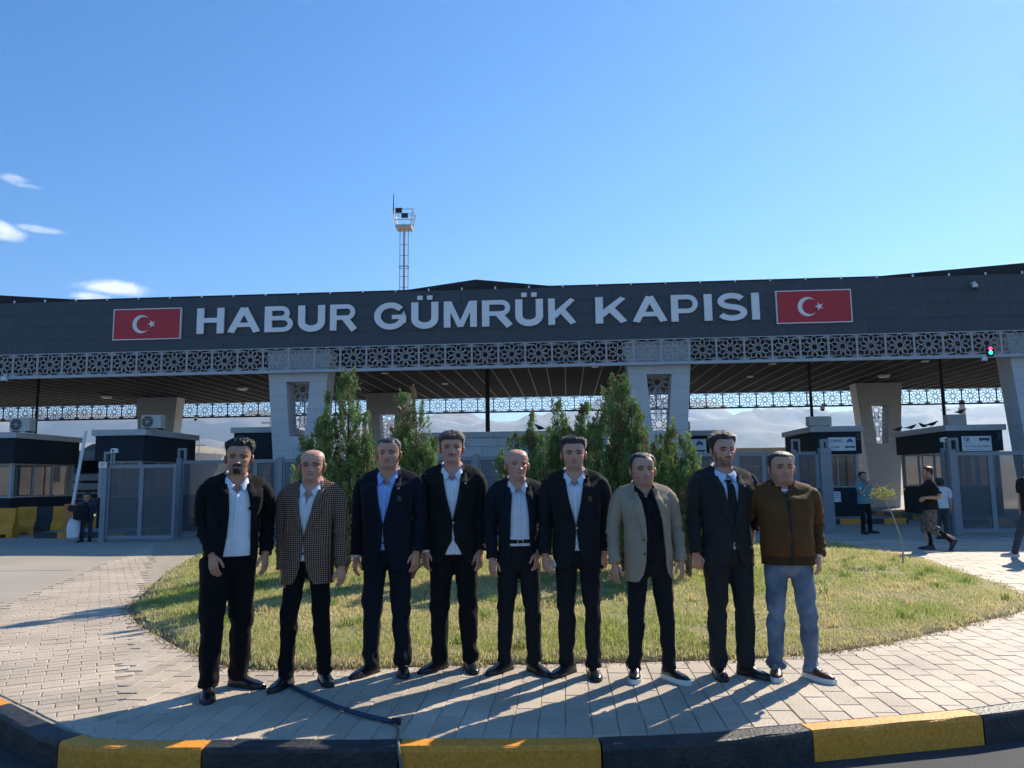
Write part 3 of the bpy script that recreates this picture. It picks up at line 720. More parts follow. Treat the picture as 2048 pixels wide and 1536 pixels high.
def booth(label, corner_px, d, right_of_corner, W_, D_=3.6, H_=3.42, win=True):
    """corner_px: photo pixel of the front coping corner; d: its distance; the front face runs left or right from it"""
    X, z = atY(corner_px[0], corner_px[1], d)
    H_ = z
    P = Vector((X, d, 0)); base = P+BUX*(W_/2 if right_of_corner else -W_/2)
    t = thing('control_booth', label, 'booth', base, BA)
    w = W_/2-.10; o = .10
    isl = .16
    # body: lower wall, corner posts, upper volume
    build('lower_wall', MB().box(-w+.1, w-.1, .18, D_-.18, isl, 1.12), boothm, t)
    build('upper_wall', MB().box(-w, w, .08, D_-.08, 2.28, H_-.19), boothm, t)
    for sx in (-1, 1):
        for yy in (.18, D_-.28): build('corner_post', MB().box(sx*(w-.1)-(.10 if sx > 0 else 0), sx*(w-.1)+(.10 if sx < 0 else 0), yy, yy+.10, 1.12, 2.28), framem, t)
    for sx in (-1, 1):
        xx = sx*(w-.14)
        for k in range(3):
            y0 = .30+k*(D_-.62)/3; y1 = y0+(D_-.62)/3-.04
            f = build('window', MB().box(xx-.02, xx+.02, y0, y1, 1.13, 1.18).box(xx-.02, xx+.02, y0, y1, 2.22, 2.27).box(xx-.019, xx+.019, y0, y0+.04, 1.18, 2.22).box(xx-.019, xx+.019, y1-.04, y1, 1.18, 2.22), framem, t)
            build('pane', MB().box(xx-.005, xx+.005, y0+.04, y1-.04, 1.18, 2.22), winm, f)
    for yy in (.22, D_-.22):
        f = build('window', MB().box(-w+.22, w-.22, yy-.02, yy+.02, 1.13, 1.18).box(-w+.22, w-.22, yy-.02, yy+.02, 2.22, 2.27).box(-.02, .02, yy-.019, yy+.019, 1.18, 2.22), framem, t)
        build('pane', MB().box(-w+.22, w-.22, yy-.005, yy+.005, 1.18, 2.22), winm, f)
    # segmented coping
    n = 2; cw = W_/n
    for i in range(n):
        for y0, y1 in ((0, .25), (D_-.25, D_)): build('coping', MB().box(-W_/2+i*cw+.004, -W_/2+(i+1)*cw-.004, y0, y1, H_-.19, H_), copem, t)
    m = 4; cl = (D_-.5)/m
    for sx in (-1, 1):
        for i in range(m): build('coping', MB().box(min(sx*W_/2, sx*(W_/2-.25)), max(sx*W_/2, sx*(W_/2-.25)), .25+i*cl+.004, .25+(i+1)*cl-.004, H_-.19, H_-.001), copem, t)
    build('roof_deck', MB().box(-W_/2+.25, W_/2-.25, .25, D_-.25, H_-.15, H_-.05), darkm, t)
    return t, base, H_
def island(base, W_, D_, front=1.6):
    g = link('island', MB().box(-W_/2-.45, W_/2+.45, -front, D_+1.5, -.1, .155).mesh('island'), islm, kind='structure', loc=base, rz=BA)
    n = int((W_+.9)/.6)
    for i in range(n):
        x0 = -W_/2-.45+i*(W_+.9)/n
        build('kerb_block', MB().box(x0+.004, x0+(W_+.9)/n-.004, -front-.12, -front-.002, -.1, .165), kerb_y if i % 2 else kerb_k, g)
    m = int((D_+1.5+front)/.8)
    for sx in (-1, 1):
        for i in range(m):
            y0 = -front+i*.8; xx = sx*(W_/2+.45)
            build('kerb_block', MB().box(min(xx+sx*.002, xx+sx*.12), max(xx+sx*.002, xx+sx*.12), y0+.004, y0+.796, -.1, .165), kerb_y if i % 2 else kerb_k, g)
def ac_unit(base, x, y, z, label, w=.85, h=.58, fan=True):
    p = base+BUX*x+BUY*y; t = thing('air_conditioner', label, 'air conditioner', (p.x, p.y, z), BA)
    build('casing', MB().bbox(-w/2, w/2, -.16, .16, .05, h, .015), acm, t)
    build('feet', MB().box(-w/2+.08, -w/2+.14, -.16, .16, 0, .05).box(w/2-.14, w/2-.08, -.16, .16, 0, .05), darkm, t)
    if fan:
        cx = -w*.17; cz = h/2+.02; r = h*.40
        build('fan_recess', MB().tube([(cx, -.163, cz), (cx, -.168, cz)], [r, r], 24), darkm, t)
        g = MB()
        for rr in (r*.35, r*.62, r*.9): g.tube([(cx+rr*math.cos(a), -.175, cz+rr*math.sin(a)) for a in np.linspace(0, 2*math.pi, 25)], .006, 4, False)
        for a in np.linspace(0, math.pi, 5)[:-1]: g.tube([(cx-r*math.cos(a), -.175, cz-r*math.sin(a)), (cx+r*math.cos(a), -.175, cz+r*math.sin(a))], .005, 4)
        g.tube([(cx, -.17, cz), (cx, -.182, cz)], [r*.2, r*.2], 12)
        build('fan_grille', g, acm, t)
def sign_plate(base, x, y, z, w, h, items, label):
    p = base+BUX*x+BUY*y; t = thing('direction_sign', label, 'sign', (p.x, p.y, z), BA)
    build('plate', MB().bbox(-w/2, w/2, -.03, 0, -h/2, h/2, .012), signm, t)
    for (kind, val, a0, a1, b0, b1) in items:
        if kind == 'text':
            me = fit_text(text_mesh('lettering', val, .012, .002), -w/2+a0*w, -w/2+a1*w, -h/2+b0*h, -h/2+b1*h, -.031); me.materials.append(inkm); link('lettering', me, None, t)
        elif kind == 'line':
            build('print_line', MB().box(-w/2+a0*w, -w/2+a1*w, -.0325, -.031, -h/2+b0*h, -h/2+b1*h), inkm, t)
        else:
            mb = MB(); sx = lambda q: -w/2+(a0+(a1-a0)*q)*w; sz = lambda q: -h/2+(b0+(b1-b0)*q)*h
            if val == 'car': mb.prism([(sx(.0), sz(.25)), (sx(1), sz(.25)), (sx(1), sz(.6)), (sx(.85), sz(.62)), (sx(.72), sz(1)), (sx(.28), sz(1)), (sx(.15), sz(.62)), (sx(0), sz(.6))], 'y', -.034, -.031); mb.box(sx(.05), sx(.22), -.0335, -.031, sz(0), sz(.25)).box(sx(.78), sx(.95), -.0335, -.031, sz(0), sz(.25))
            else:
                mb.box(sx(0), sx(1), -.034, -.031, sz(.3), sz(1)); mb.box(sx(.12), sx(.22), -.0335, -.031, sz(0), sz(.3)).box(sx(.74), sx(.84), -.0335, -.031, sz(0), sz(.3))
            build('pictogram', mb, inkb if val == 'car' else inkm, t)

CARBUS = [('text', 'OTOMOBİL', .05, .52, .66, .88), ('line', '', .05, .28, .57, .59), ('text', 'OTOBÜS', .05, .42, .20, .38), ('line', '', .05, .26, .10, .12), ('pic', 'car', .68, .90, .58, .88), ('pic', 'bus', .60, .96, .16, .34)]
TRUCKS = [('text', 'TIR', .05, .27, .62, .90), ('line', '', .05, .34, .52, .54), ('text', 'TIR GEÇİŞ ARA', .06, .92, .22, .40), ('line', '', .06, .70, .10, .12), ('pic', 'bus', .58, .94, .62, .88)]
t, b, h = booth('dark booth beside the yellow barriers with an air conditioner on its roof', (33, 864), 25.6, False, 2.6); island(b, 2.6, 3.6)
ac_unit(b, 1.17, .45, h, 'grey air conditioner on the roof of the booth by the yellow barriers', .72, .50)
t, b, h = booth('dark booth behind the closed sliding gate with an air conditioner on its roof', (292, 858), 24.4, False, 1.80); island(b, 1.8, 3.6)
ac_unit(b, .86, .5, h, 'grey air conditioner on the roof of the booth behind the sliding gate', .66, .48)
t, b, h = booth('dark booth half hidden behind the tapered pillar near the tall conifer', (461, 855), 26.8, True, 1.9); island(b, 1.9, 3.6)
t, b, h = booth('dark booth with car and bus sign half hidden behind the second pillar', (1450, 860), 28.3, False, 2.2); island(b, 2.2, 3.6)
sign_plate(b, -.18, -.0, h-.62, 1.15, .60, CARBUS, 'white car and bus sign on the booth half hidden behind the pillar')
ac_unit(b, -.45, .5, h, 'plain grey unit on the roof of the booth half hidden by the pillar', .7, .36, False)
t, b, h = booth('dark booth with car and bus sign beside the opening where people walk', (1620, 853), 26.6, True, 1.82); island(b, 1.82, 3.6)
sign_plate(b, .12, -.0, h-.62, .92, .46, CARBUS, 'white car and bus sign on the booth beside the walking man in a teal shirt')
ac_unit(b, -.42, .6, h, 'plain grey unit on the roof of the booth beside the open gateway', .80, .38, False)
sign_plate(b, -.28, .172, .82, .62, .36, [('line', '', .1, .9, .78, .82), ('line', '', .1, .9, .60, .63), ('line', '', .1, .85, .42, .45), ('line', '', .1, .7, .22, .25)], 'small white notice below the window of the booth by the open gateway')
def booth_number(t, s, x, h):
    me = fit_text(text_mesh('number', s, .01, .002), x-.07, x+.07, h-.48, h-.26, .078); me.materials.append(mat('number_paint', (.05, .09, .13), .6)); link('number', me, None, t)
booth_number(t, '2', .70, h)
t, b, h = booth('dark booth with truck sign and pigeons along its roof edge', (1890, 850), 25.2, True, 1.92, D_=4.2); island(b, 1.92, 4.2)
booth_number(t, '3', .74, h)
sign_plate(b, -.02, -.0, h-.62, .93, .48, TRUCKS, 'white truck sign on the booth with the pigeons')
ac_unit(b, -.2, .9, h, 'plain grey unit on the roof of the booth with the pigeons', .62, .40, False)
FB, FH = b, h
for (u, v) in [(1835, 858), (1850, 856), (1866, 854), (1812, 862), (1924, 838), (1077, 854)]: pass
# low light-panelled building in the middle
xk0, zk = bl(840, 866, 3.0); xk1, _ = bl(1215, 858, 3.0)
kb = bw((xk0+xk1)/2, 3.0, 0); kw = xk1-xk0
t = thing('office_block', 'low pale panelled block with flat roof behind the conifers', 'building', kb, BA)
build('wall', MB().box(-kw/2+.03, kw/2-.03, .05, 4.0, 0, zk-.2), pilc, t)
ph_ = [.0, .55, 1.1, 1.65, 2.2, 2.75, zk-.2]
for r in range(6):
    z0, z1 = ph_[r], ph_[r+1]; n = 6; off = .5*(r % 2)
    xs = [-kw/2]+[-kw/2+(i+off)*kw/n for i in range(1 if not off else 0, n+1) if -kw/2+.1 < -kw/2+(i+off)*kw/n < kw/2-.1]+[kw/2]
    for a, c in zip(xs[:-1], xs[1:]): build('wall_panel', MB().box(a+.006, c-.006, 0, .05, z0+.006, z1-.006), lwall, t)
n = 5
for i in range(n): build('coping', MB().box(-kw/2-.1+i*(kw+.2)/n+.008, -kw/2-.1+(i+1)*(kw+.2)/n-.008, -.1, 4.1, zk-.2, zk), copem, t)
# beige compound wall beyond the booths
bwm = mat('compound_wall_panel', (.45, .41, .35), .7, var=.08, rand=.05)
t = thing('compound_wall', 'beige panelled compound wall behind the far pillar', 'wall', bw(13.2, 19, 0), BA)
for i in range(5):
    for r in range(3): build('wall_panel', MB().box(i*1.6-2+.008, i*1.6-.4-.008, 0, .2, r*1.05+.008, (r+1)*1.05-.008), bwm, t)

# ---------------------------------------------------------------- sliding gates and fence
gatem = mat('gate_blue_grey_paint', (.205, .235, .265), .5, var=.08, vscale=2)
meshm = bpy.data.materials.new('gate_wire_mesh'); meshm.use_nodes = True
_t = meshm.node_tree; _b = _t.nodes['Principled BSDF']; _b.inputs['Base Color'].default_value = (.10, .115, .13, 1); _b.inputs['Roughness'].default_value = .6
_n = _t.nodes.new('ShaderNodeTexNoise'); _n.inputs['Scale'].default_value = 2; _m = _t.nodes.new('ShaderNodeMapRange'); _m.inputs['To Min'].default_value = .50; _m.inputs['To Max'].default_value = .64
_t.links.new(_n.outputs['Fac'], _m.inputs['Value']); _t.links.new(_m.outputs[0], _b.inputs['Alpha'])
def gate(label, p0, p1, H_, bays, name='gate_leaf', cat='gate', group=None, post=True, hook=True):
    p0 = Vector((*p0, 0)); p1 = Vector((*p1, 0)); L_ = (p1-p0).length; a = math.atan2(p1.y-p0.y, p1.x-p0.x)
    t = thing(name, label, cat, p0, a, group); f = .055
    build('top_rail', MB().box(.06, L_-.06, -.03, .03, H_-.10, H_-.002), gatem, t); build('bottom_rail', MB().box(.06, L_-.06, -.03, .03, .07, .16), gatem, t)
    for i in range(bays+1):
        x = .06+(L_-.12)*i/bays; build('upright', MB().box(max(.06, x-f), min(L_-.06, x+f), -.032, .032, .16, H_-.10), gatem, t)
    for i in range(bays):
        x0 = .06+(L_-.12)*i/bays+f; x1 = .06+(L_-.12)*(i+1)/bays-f; build('mesh_panel', MB().box(x0, x1, -.006, .006, .16, H_-.10), meshm, t)
    if post:
        build('post', MB().box(-.09, .055, -.09, .09, 0, H_+.06), gatem, t)
        if hook: build('guide_bracket', MB().box(-.08, -.02, -.05, .05, H_+.06, H_+.36).box(-.02, .16, -.05, .05, H_+.30, H_+.36).box(.11, .16, -.05, .05, H_-.0, H_+.30), gatem, t)
    return t
def on(u, Y): return (atY(u, 960, Y)[0], Y)
gate('blue grey sliding gate of two mesh bays near the raised barrier arm', on(213, 21.1), on(356, 20.9), 2.06, 2)
gate('blue grey mesh fence bay next to the sliding gate with two bays', on(360, 22.6), on(462, 22.5), 2.2, 1, 'fence_panel', 'fence')
WHO = ['beside the man with the goatee', 'behind the man in the checked jacket', 'behind the man in the light blue shirt', 'behind the man with swept hair and moustache', 'behind the bald man in the open suit', 'behind the man with the brown pocket square', 'behind the man in the beige jacket', 'behind the bearded man in the tie', 'behind the man in the brown bomber jacket']
segs = [462, 560, 690, 820, 952, 1085, 1215, 1345, 1470, 1588]
for i in range(len(segs)-1):
    gate('blue grey mesh fence bay '+WHO[i], on(segs[i]+2, 22.4-.12*i), on(segs[i+1]-2, 22.28-.12*i), 2.2, 1 if i % 2 else 2, 'fence_panel', 'fence', 'fence bays behind the group', True, False)
gate('blue grey mesh fence bay ending at the open gateway', on(1592, 22.0), on(1640, 21.8), 2.22, 1, 'fence_panel', 'fence')
pp = on(1652, 21.5); t = thing('gate_post', 'stout blue grey post at the open gateway beside the brown jacket', 'post', (pp[0], pp[1], 0), BA)
build('shaft', MB().bbox(-.15, .15, -.12, .12, 0, 2.3, .01), gatem, t); build('bracket', MB().box(-.10, -.02, -.06, .06, 2.3, 2.55).box(-.02, .12, -.06, .06, 2.47, 2.55).box(.05, .12, -.06, .06, 2.3, 2.47), gatem, t)
gate('tall blue grey sliding gate beside the running man', on(1908, 19.8), on(2130, 19.5), 2.10, 3)
# bulb camera heads on posts
for (u, v, Y, lab) in [(229, 902, 21.0, 'small white camera on the sliding gate post'), (1888, 880, 20.2, 'small white lamp on the post behind the running man')]:
    X, z = atY(u, v, Y); t = thing('post_camera', lab, 'camera', (X, Y, z), 0)
    build('housing', MB().bbox(-.075, .075, -.09, .09, -.05, .07, .025), camm, t); build('lens', MB().tube([(0, -.092, .0), (0, -.1, 0)], .04, 12), lensm, t)
    build('stem', MB().cyl((0, 0), .025, -(z-2.1) if z > 2.1 else -.2, -.05), gatem, t)
X, z = atY(1888, 905, 20.15); t = thing('gate_pole', 'slim pale pole carrying the small lamp beside the truck booth', 'post', (X, 20.15, 0), 0)
build('shaft', MB().box(-.07, .0, -.05, .05, 0, z+.12), gatem, t); build('shaft_rib', MB().box(.06, .13, -.05, .05, 0, z+.12).box(0, .06, -.03, .03, z+.04, z+.12), gatem, t)
X, z = atY(209, 930, 21.05); t = thing('notice_plate', 'small white notice plate on the sliding gate post', 'sign', (X, 20.96, z), 0)
build('plate', MB().bbox(-.11, .11, -.012, 0, -.08, .08, .005), signm, t); build('print', MB().box(-.07, .07, -.0135, -.0125, .01, .04).box(-.07, .05, -.0135, -.0125, -.04, -.02), mat('print_red', (.4, .08, .07), .6), t)

# ---------------------------------------------------------------- raised barrier arm
orm = mat('barrier_orange', (.52, .17, .03), .5, var=.15); whp = mat('barrier_white', (.72, .74, .76), .45, var=.05)
X, _ = atY(147, 1010, 22.8); t = thing('boom_barrier', 'orange barrier cabinet with white arm raised upright', 'barrier', (X, 22.8, 0), BA)
build('cabinet', MB().bbox(-.19, .19, -.17, .17, 0, .98, .02), orm, t)
build('arm', MB().tube([(.10, -.2, .86), (.38, -.2, 3.1)], .045, 10), whp, t); build('arm_hub', MB().tube([(.10, -.16, .86), (.10, -.26, .86)], .10, 14), darkm, t)
# ---------------------------------------------------------------- concrete barriers
jy = mat('barrier_yellow', (.70, .28, .02), .65, var=.2, bump=.2); jk = mat('barrier_black', (.02, .021, .024), .65, var=.3)
prof = [(-.30, .10), (-.30, .26), (-.13, .46), (-.10, .86), (.10, .86), (.13, .46), (.30, .26), (.30, .10)]
def jersey(x, y, a, label):
    t = thing('concrete_barrier', label, 'barrier', (x, y, 0), a, 'concrete barriers by the booth')
    for k, (x0, x1, m) in enumerate(((-.75, -.22, jy), (-.22, .25, jk), (.25, .75, jy))):
        mb = MB().prism(prof, 'x', x0+.001, x1-.001)
        for q in ((x0, x0+.16), (x1-.16, x1)) if k != 1 else ((x0, x1),): mb.box(q[0]+.001, q[1]-.001, -.30, .30, 0, .10)
        build('painted_section', mb, m, t)
x, y = gnd(77, 1069); jersey(x, y+.3, rad(14), 'yellow and black concrete barrier next to the raised barrier arm')
x, y = gnd(-40, 1077); jersey(x, y+.3, rad(14), 'yellow and black concrete barrier at the far side of the booth')
x, y = gnd(196, 1066); jersey(x+.1, y+.8, rad(80), 'concrete barrier seen behind the walking man with the white bag')

# ---------------------------------------------------------------- truck waiting behind the booths
tw = mat('truck_white', (.50, .52, .54), .35, var=.06); tk = mat('truck_black', (.015, .016, .018), .4); trd = mat('truck_red', (.25, .02, .02), .4); twin = glass('truck_glass', (.02, .025, .03), .75)
X, _ = atY(188, 960, 31.0); t = thing('truck', 'white truck cab waiting between the two dark booths', 'truck', (X, 31, 0), BA)
build('cab', MB().prism([(-.02, .95), (-.02, 1.75), (.10, 2.45), (.25, 2.62), (2.0, 2.62), (2.0, .95)], 'x', -1.22, 1.22), tw, t)
build('roof_fairing', MB().prism([(.35, 2.62), (.6, 2.9), (1.5, 3.25), (2.0, 3.25), (2.0, 2.62)], 'x', -1.1, 1.1), tw, t)
build('windscreen', MB().prism([(-.035, 1.60), (.085, 2.42), (.075, 2.42), (-.03, 1.60)], 'x', -1.1, 1.1), twin, t)
build('visor', MB().prism([(-.15, 2.34), (.12, 2.50), (.12, 2.46), (-.15, 2.30)], 'x', -1.1, 1.1), tk, t)
build('grille', MB().box(-1.0, 1.0, -.06, -.022, 1.0, 1.18).box(-1.0, 1.0, -.06, -.022, 1.24, 1.34), tk, t)
build('bumper', MB().bbox(-1.24, 1.24, -.16, .3, .38, .93, .04), trd, t)
for sx in (-1, 1):
    build('headlight', MB().bbox(sx*.95-.2, sx*.95+.2, -.20, -.1, .62, .82, .03), lampm, t)
    m = build('mirror', MB().bbox(sx*1.42-.11, sx*1.42+.11, -.28, -.14, 1.65, 2.35, .03), tk, t); build('mirror_arm', MB().tube([(sx*1.2, 0, 2.4), (sx*1.42, -.2, 2.4), (sx*1.42, -.2, 2.3)], .02, 6), tk, m)
    build('wheel', MB().tube([(sx*.85, .9, .5), (sx*1.18, .9, .5)], .5, 24), tk, t)
build('trailer', MB().box(-1.25, 1.25, 2.6, 9, 1.0, 3.0), tw, t)
build('chassis', MB().box(-.5, .5, .3, 9, .55, .94), tk, t)
for yy in (5.8, 7.1):
    for sx in (-1, 1): build('wheel', MB().tube([(sx*.8, yy, .5), (sx*1.18, yy, .5)], .5, 20), tk, t)

# ---------------------------------------------------------------- floodlight mast far behind
stm = mat('galvanised_steel', (.42, .41, .38), .5, metal=.3, var=.1)
MY = 62.0; X, z0 = atY(808, 578, MY); _, zp = atY(808, 455, MY); _, zr = atY(808, 425, MY); _, zt = atY(797, 395, MY)
t = thing('floodlight_mast', 'tall floodlight mast with caged ladder and lamp platform rising behind the roof', 'mast', (X, MY, 0), 0)
build('pole', MB().cyl((0, 0), .14, 0, zp+.3, 12, .10), stm, t)
lad = MB()
for sx in (-.34, .34): lad.tube([(sx, -.1, 3), (sx, -.1, zp)], .028, 5)
for k in range(int((zp-3)/.9)): z = 3+k*.9; lad.tube([(-.36, -.1, z), (.36, -.1, z)], .02, 4)
build('ladder', lad, darkm, t)
cg = MB()
for k in range(int((zp-3)/2.6)):
    z = 3.5+k*2.6; cg.tube([(.42*math.cos(a), .42*math.sin(a), z) for a in np.linspace(0, 2*math.pi, 13)], .025, 4, False)
build('cage', cg, darkm, t)
build('platform', MB().box(-.66, .66, -.66, .66, zp-.15, zp+.05), stm, t)
rl = MB()
for z in (zp+.45, zp+.95, zr): 
    q = .62+.2*(z-zp)/(zr-zp)
    for a, b_ in (((-q, -q), (q, -q)), ((q, -q), (q, q)), ((q, q), (-q, q)), ((-q, q), (-q, -q))): rl.tube([(*a, z), (*b_, z)], .03, 5)
for sx in (-1, 1):
    for sy in (-1, 1): rl.tube([(sx*.62, sy*.62, zp), (sx*.85, sy*.85, zr)], .045, 5)
build('railing', rl, stm, t)
for (fx, fz) in ((-.35, zr-.1), (.15, zp+.75)): build('floodlight', MB().bbox(fx-.27, fx+.27, -.92, -.74, fz-.19, fz+.19, .03), darkm, t)
build('lightning_rod', MB().tube([(-.8, -.8, zr-.3), (-.78, -.8, zt)], [.05, .03], 6), darkm, t)
# distant poles seen under the roof
for (u, vt, Y) in [(1890, 812, 120), (1695//1+228, 800, 52), (541, 832, 70), (430, 905, 120), (362+37, 880, 90)]:
    X, z = atY(u, vt, Y); t = thing('distant_pole', {1890: 'thin antenna pole beyond the canopy above the pigeons', 1923: 'pale post beyond the canopy beside the grey roof unit', 541: 'pole beyond the canopy next to the first front pillar', 430: 'thin lamp pole below the mountains beside the sliding gate booth', 399: 'slim pole below the mountains beyond the booth'}[u], 'pole', (X, Y, -.4), 0)
    r = .22 if u == 1923 else .07*Y/70
    build('shaft', MB().cyl((0, 0), r, 0, z+.4, 8, r*.8), bwm if u == 1923 else stm, t); build('cross_arm', MB().box(-.8 if u != 1923 else -.25, .8 if u != 1923 else .25, -.06, .06, z-.3, z-.15), stm, t)

# ---------------------------------------------------------------- birds
birdm = mat('bird_feather', (.03, .03, .035), .6, var=.3, vscale=20)
def bird(p, a, label, group=None, s=1):
    t = thing('pigeon', label, 'bird', p, a, group)
    ys = np.array([-.15, -.13, -.10, -.06, 0, .06, .12, .18, .26]); zs = np.array([.17, .175, .17, .14, .105, .09, .085, .085, .08]); rr = np.array([.008, .022, .027, .04, .058, .055, .04, .022, .012])
    build('body', MB().tube([(0, y*s, z*s) for y, z in zip(ys, zs)], list(rr*s), 10), birdm, t, smooth=True)
    for sx in (-1, 1):
        build('wing', MB().tube([(sx*.045*s, -.05*s, .125*s), (sx*.06*s, .04*s, .11*s), (sx*.03*s, .17*s, .095*s)], [.02*s, .028*s, .008*s], 6), birdm, t)
        build('leg', MB().tube([(sx*.02*s, .02*s, 0), (sx*.02*s, .02*s, .07*s)], .005*s, 4), birdm, t)
    build('beak', MB().tube([(0, -.15*s, .172*s), (0, -.18*s, .165*s)], [.008*s, .001], 5), birdm, t)
for k, (y, a) in enumerate([(.9, 60), (1.7, -70), (2.5, 80), (3.6, 90)]):
    p = FB+BUX*(-.92)+BUY*y; bird((p.x, p.y, FH), rad(a), ['dark pigeon on the truck booth roof edge closest to the roof unit', 'second pigeon from the roof unit on the truck booth edge', 'third pigeon from the roof unit on the truck booth edge', 'fourth pigeon from the roof unit, beside the far pillar'][k], 'pigeons on the truck booth')
X, z = atY(1924, 842, 26.2); p = FB+BUX*.03+BUY*.9; bird((p.x, p.y, FH+.40), rad(100), 'dark pigeon perched on the grey roof unit of the truck booth')
p = bw(bl(1077, 858, 2.95)[0], 2.95); bird((p.x, p.y, zk), rad(-50), 'dark bird perched on the flat roof of the pale block', None, 1.25)

# ---------------------------------------------------------------- hose, cord, weed
hosem = mat('hose_blue', (.012, .035, .085), .45, var=.2); cordm = mat('cord_grey', (.16, .15, .13), .7)
pts = [gnd(u, v) for u, v in [(560, 1362), (590, 1381), (625, 1398), (670, 1418), (720, 1434), (760, 1444), (785, 1449)]]
P = np.array(pts); tt_ = np.linspace(0, len(P)-1, 40); P = np.c_[np.interp(tt_, range(len(P)), P[:,0]), np.interp(tt_, range(len(P)), P[:,1])]
t = thing('hose', 'blue hose lying on the paving beside the checked jacket man', 'hose', (0, 0, 0), 0)
build('tube', MB().tube([(x, y, .019) for x, y in P], .0145, 10), hosem, t, smooth=True)
build('fitting', MB().tube([(P[-1][0], P[-1][1], .022), (P[-1][0]+.05, P[-1][1]-.012, .022)], .021, 12), darkm, t)
pts = [gnd(u, v) for u, v in [(788, 1449), (797, 1462), (795, 1478), (797, 1490)]]
P = [(x, y, .01) for x, y in pts]; e = P[-1]; P += [(e[0]+.005, 4.655, .012), (e[0]+.01, 4.635, -.02), (e[0]+.03, 4.625, -.12), (e[0]+.06, 4.60, -.167), (e[0]+.12, 4.4, -.168)]
build('cord', MB().tube(P, .009, 6), cordm, t, smooth=True)
stalkm = mat('weed_stalk', (.30, .31, .24), .7); flm = leafmat('weed_flower', 'tint', trans=.3)
x, y = gnd(1806, 1135); t = thing('tall_weed', 'tall thin weed stalk with yellow green flower head on the lawn edge', 'plant', (x, y, .0), 0)
pth = [gnd(1806, 1135)]; W3 = []
for u, v in [(1806, 1135), (1806, 1105), (1800, 1070), (1785, 1030), (1772, 1005), (1768, 988)]: X, z = atY(u, v, y); W3.append((X-x, 0, max(z, 0)))
build('stalk', MB().tube(W3, [.014, .013, .012, .01, .008, .006], 6), stalkm, t)
n = 260; e = np.array(W3[-1]); c = e+rng.normal(0, 1, (n, 3))*np.array((.11, .08, .05)); 
V, F, T = grass_blades(c, rng.uniform(.015, .04, n), rng.uniform(.012, .025, n), np.array((.42, .42, .06))*rng.uniform(.5, 1.2, (n, 1)), 1.5)
link('flower_head', fast_mesh('flower_head', V, F, T), flm, t, kind='stuff')
mb = MB(); 
for k in range(16):
    a = rng.uniform(0, 6.28); d = np.array((math.cos(a)*.12, math.sin(a)*.09, rng.uniform(-.02, .07))); mb.tube([np.array(W3[-2]), np.array(W3[-2])*.4+(e+d)*.6, e+d], .003, 4)
build('flower_stems', mb, stalkm, t)

